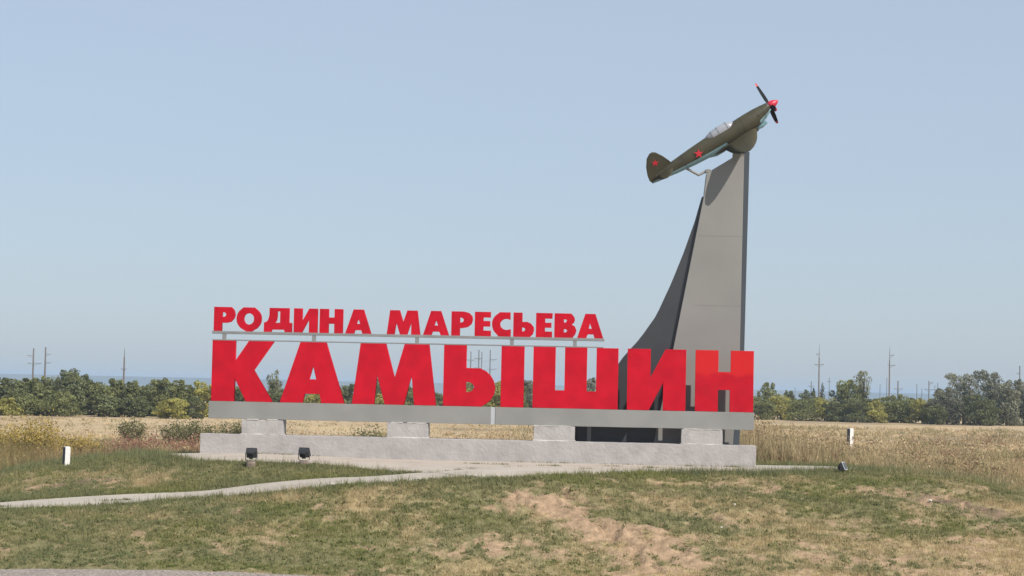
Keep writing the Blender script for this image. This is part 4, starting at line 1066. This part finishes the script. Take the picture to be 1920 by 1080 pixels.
YEL = ((.29, .235, .065), (.40, .305, .085), (.50, .365, .09))
for i, (x, y, r, h, l) in enumerate(((-25.6, 19, 1.6, 1.75, 'yellow flowering herb clump at the left edge of the picture'),
                                     (-23.2, 18, 1.7, 2.05, 'tallest yellow flowering herb clump left of the marker post'),
                                     (-21.0, 17, 1.2, 1.1, 'yellow flowering herb clump above the left marker post'))):
    herb_shrub('yellow_herb', x, y, r, h, 3000, *YEL, .6, l, 'herb', 'yellow flowering herbs on the left', .11)
RED = ((.30, .20, .125), (.34, .18, .13), (.40, .16, .125))
for i, (x, y, r, h, l) in enumerate(((-19.3, 19, 1.1, 1.2, 'reddish brown herb clump, leftmost of those left of the base'), (-17.4, 18, 1.2, 1.35, 'reddish herb clump midway between marker post and base'),
                                     (-15.6, 17, 1.1, 1.45, 'reddish herb clump touching the left end of the base'), (-11.9, 15, 1.2, 1.75, 'reddish brown herb clump seen under the beam beside the first plinth'))):
    herb_shrub('reddish_herb', x, y, r, h, 1900, *RED, .5, l, 'herb', 'reddish herbs behind the mound')
GRN = ((.125, .135, .058), (.20, .19, .082), (.26, .22, .10))
for i, (x, y, r, h, l) in enumerate(((-25.1, 45, .85, 1.5, 'single round green shrub standing in the dry field on the left'),
                                     (-21.6, 41, 1.0, 1.45, 'dark green shrub in the field, leftmost of the row before the letter К'), (-20.0, 40, 1.1, 1.5, 'dark green shrub, middle of the row left of the letter К'),
                                     (-18.4, 40, 1.1, 1.6, 'dark green shrub under the left end of the beam'), (-17.0, 39, 1.0, 1.65, 'dark green shrub just left of the first plinth'),
                                     (-9.6, 36, 1.2, 1.45, 'green shrub seen under the beam between first and second plinth'), (-7.9, 38, 1.2, 1.5, 'olive shrub seen under the beam left of the second plinth'))):
    herb_shrub('field_shrub', x, y, r, h, 1500, *GRN, .15, l, 'shrub', 'green shrubs in the dry field', .12)

# ------------------------------------------------------------------ trees of the belt
PAL = {'g': ((.19, .205, .078), (.265, .268, .105)), 'd': ((.14, .156, .07), (.20, .208, .092)), 'y': ((.33, .315, .09), (.42, .385, .115)),
       's': ((.215, .215, .145), (.305, .30, .205)), 'p': ((.09, .10, .05), (.13, .14, .065)), 'x': ((.20, .205, .09), (.29, .28, .13))}
def tree(x, y, H, W, kind, label):
    z = gz(x, y); t = empty('tree', (x, y, z)); t.name = {'p': 'poplar_tree', 's': 'silvery_shrub', 'x': 'sparse_tree'}.get(kind, 'belt_tree')
    tag(t, label, 'shrub' if kind == 's' else ('bush' if 'bush' in label else 'tree'), 'trees and bushes of the belt behind the field')
    Rw = W / 2; c1, c2 = PAL[kind]
    lobes = []
    if kind == 'p':
        for k in range(9):
            u = (k + .5) / 9; lobes.append((rng.normal() * .1 * Rw, rng.normal() * .1 * Rw, H * (.06 + .92 * u), Rw * (.95 - .75 * u ** 2), H * .10))
    elif kind == 'x':
        for k in range(7):
            a = rng.random() * 6.28; rr = Rw * (.25 + .75 * rng.random()); top = H * (.72 + .28 * rng.random()) if k else H * .99
            for q in range(5):
                u = .42 + .58 * q / 4; lobes.append((math.cos(a) * rr * u, math.sin(a) * rr * u, top * u - .05 * H, Rw * .17, H * .075))
        for k in range(6): a = rng.random() * 6.28; lobes.append((math.cos(a) * Rw * .5, math.sin(a) * Rw * .5, H * (.1 + .2 * rng.random()), Rw * .5, H * .12))
    else:
        n = 15 if W > 2.6 else 11
        lobes.append((rng.normal() * .12 * Rw, 0, H * .86, Rw * .38, H * .14))
        for k in range(n):
            u = (k + .5) / n; a = k * 2.399 + rng.random() * .8; prof = math.sin(math.pi * min(1, .30 + .60 * u)) ** .6
            rr = Rw * .66 * prof * (.5 + .6 * rng.random())
            lobes.append((math.cos(a) * rr, math.sin(a) * rr, H * (.05 + .79 * u), Rw * (.30 + .16 * rng.random()), H * (.10 + .07 * rng.random())))
    if kind not in 'px':
        for k in range(5):                            # sprigs and side boughs that break the outline
            a = rng.random() * 6.28; u = .35 + .62 * rng.random(); rr = Rw * (.95 - .75 * max(0, u - .45)) * (.8 + .35 * rng.random())
            lobes.append((math.cos(a) * rr, math.sin(a) * rr, H * min(.97, u + .05), Rw * (.12 + .12 * rng.random()), H * (.05 + .06 * rng.random())))
        lobes.append((rng.normal() * .3 * Rw, 0, H * (.93 + .05 * rng.random()), Rw * .16, H * .07))
    bm = bmesh.new(); tr = max(.05, .035 * H)
    tube(bm, [(0, 0, -.1), (rng.normal() * .06, rng.normal() * .06, H * .3), (rng.normal() * .12, rng.normal() * .12, H * .7), (lobes[0][0], lobes[0][1], H * .86)], [tr, tr * .8, tr * .45, tr * .15], 7)
    for lx, ly, lz, lr, lh in lobes[1::2]:
        z0 = max(.08 * H, lz * .55); tube(bm, [(0, 0, z0 * .9), (lx * .55, ly * .55, (z0 + lz) / 2), (lx, ly, lz)], [tr * .45, tr * .28, tr * .08], 5, caps=False)
    if kind == 'x':
        for lx, ly, lz, lr, lh in lobes[4:35:5]: tube(bm, [(0, 0, .2 * H), (lx * .6, ly * .6, lz * .55), (lx * 1.02, ly * 1.02, lz * 1.05)], [tr * .5, tr * .3, tr * .1], 5, caps=False)
    bm_obj('trunk', bm, M['bark'], t)
    dens = {'x': 120, 'p': 150}.get(kind, 170 if H > 3.2 else 150)
    parts = []
    for lx, ly, lz, lr, lh in lobes:
        n = int(dens * (.6 + .8 * rng.random()) * max(.5, min(1.7, lr / .55)))
        d = rand_dirs(n); rad = (.55 + .5 * rng.random(n) ** .5)[:, None]
        q = 1 + .32 * (vnoise(d[:, 0] * 2.6 + lx * 7, d[:, 2] * 2.6 + ly * 7, 5) - .5)[:, None]
        P = np.array((lx, ly, lz)) + d * rad * q * np.array((lr, lr, lh)); P[:, 2] = np.maximum(P[:, 2], .03)
        sh = .68 + .6 * rng.random()
        col = mix(c1, c2, rng.random(n)) * sh * (.78 + .44 * rng.random((n, 1)))
        parts.append(leaves(P, .19 if kind in 'xp' else (.19 + .012 * H), col, d, .45))
    V, F, C4 = join(parts)
    np_obj('crown', V, F, M['leaf'], t, attrs={'Col': C4})
for row in TREES: tree(*row)

# ------------------------------------------------------------------ poles
def power_pole(x, y, H, w, tip, arms, label, wood):
    t = empty('power_pole', (x, y, gz(x, y))); tag(t, label, 'power pole', 'power line poles behind the tree belt')
    m = M['pole'] if wood else M['pole_grey']
    bm = bmesh.new(); hs = H * (.80 if tip else 1.0)
    tube(bm, [(0, 0, -.4), (0, 0, hs * .5), (0, 0, hs)], [w * .58, w * .5, w * .40], 8)
    bm_obj('shaft', bm, m, t)
    if tip:
        bm = bmesh.new(); tube(bm, [(0, 0, hs - .3), (0, 0, hs + (H - hs) * .5), (0, 0, H)], [w * .34, w * .26, w * .12], 6); bm_obj('metal_tip', bm, M['arm'], t)
    for ah, l, r in arms:
        bm = bmesh.new(); box(bm, -l - .04, r + .04, -.09 - w * .5, .03 - w * .5, ah - .07, ah + .07); a = bm_obj('crossarm', bm, M['arm'], t)
        for sx in ([-l] if l else []) + ([r] if r else []):
            bm = bmesh.new(); tube(bm, [(sx, -.03 - w * .5, ah + .05), (sx, -.03 - w * .5, ah + .18), (sx, -.03 - w * .5, ah + .30)], [.05, .09, .04], 6); bm_obj('insulator', bm, M['seam'], a)
        if l and r or True:
            bm = bmesh.new()
            for sx in (-l * .8, r * .8):
                if abs(sx) > .3: tube(bm, [(0, -.05 - w * .5, ah - .55), (sx, -.05 - w * .5, ah - .06)], .03, 4)
            if len(bm.verts): bm_obj('brace', bm, M['arm'], t)
            else: bm.free()
for i, (x, y, H, w, tip, arms, l) in enumerate(POLES): power_pole(x, y, H, w, tip, arms, l, x < -60 or i in (7, 8))

def wire(a, ha, b, hb, sag, label):
    (ax, ay), (bx, by) = POLES[a][:2], POLES[b][:2]; za, zb = gz(ax, ay) + ha, gz(bx, by) + hb; bm = bmesh.new()
    tube(bm, [(ax + (bx - ax) * t, ay + (by - ay) * t - .3, za + (zb - za) * t - sag * 4 * t * (1 - t)) for t in np.linspace(0, 1, 9)], .02, 4)
    o = bm_obj('power_wire', bm, M['arm']); tag(o, label, 'wire', 'wires between the poles inside the letter Ы')
wire(3, 9.9, 6, 9.9, .5, 'upper sagging wire between the outer poles seen inside the letter Ы')
wire(3, 7.75, 6, 7.75, .5, 'lower sagging wire between the outer poles seen inside the letter Ы')

# ------------------------------------------------------------------ haze
def build_haze():
    bm = bmesh.new(); box(bm, -12500, 12500, -500, 13500, -49, 16.5)
    m = bpy.data.materials.new('thin_haze'); m.use_nodes = True; nt = m.node_tree
    nt.nodes.remove(nt.nodes['Principled BSDF'])
    v = nt.nodes.new('ShaderNodeVolumePrincipled'); v.inputs['Color'].default_value = (.66, .82, 1.0, 1); v.inputs['Density'].default_value = HAZE
    v.inputs['Anisotropy'].default_value = 0.0
    nt.links.new(v.outputs[0], nt.nodes['Material Output'].inputs['Volume'])
    o = bm_obj('haze', bm, m); tag(o, 'thin pale haze over the steppe that turns the far hills blue', 'haze', kind='stuff')
HAZE = 0.00025
build_haze()
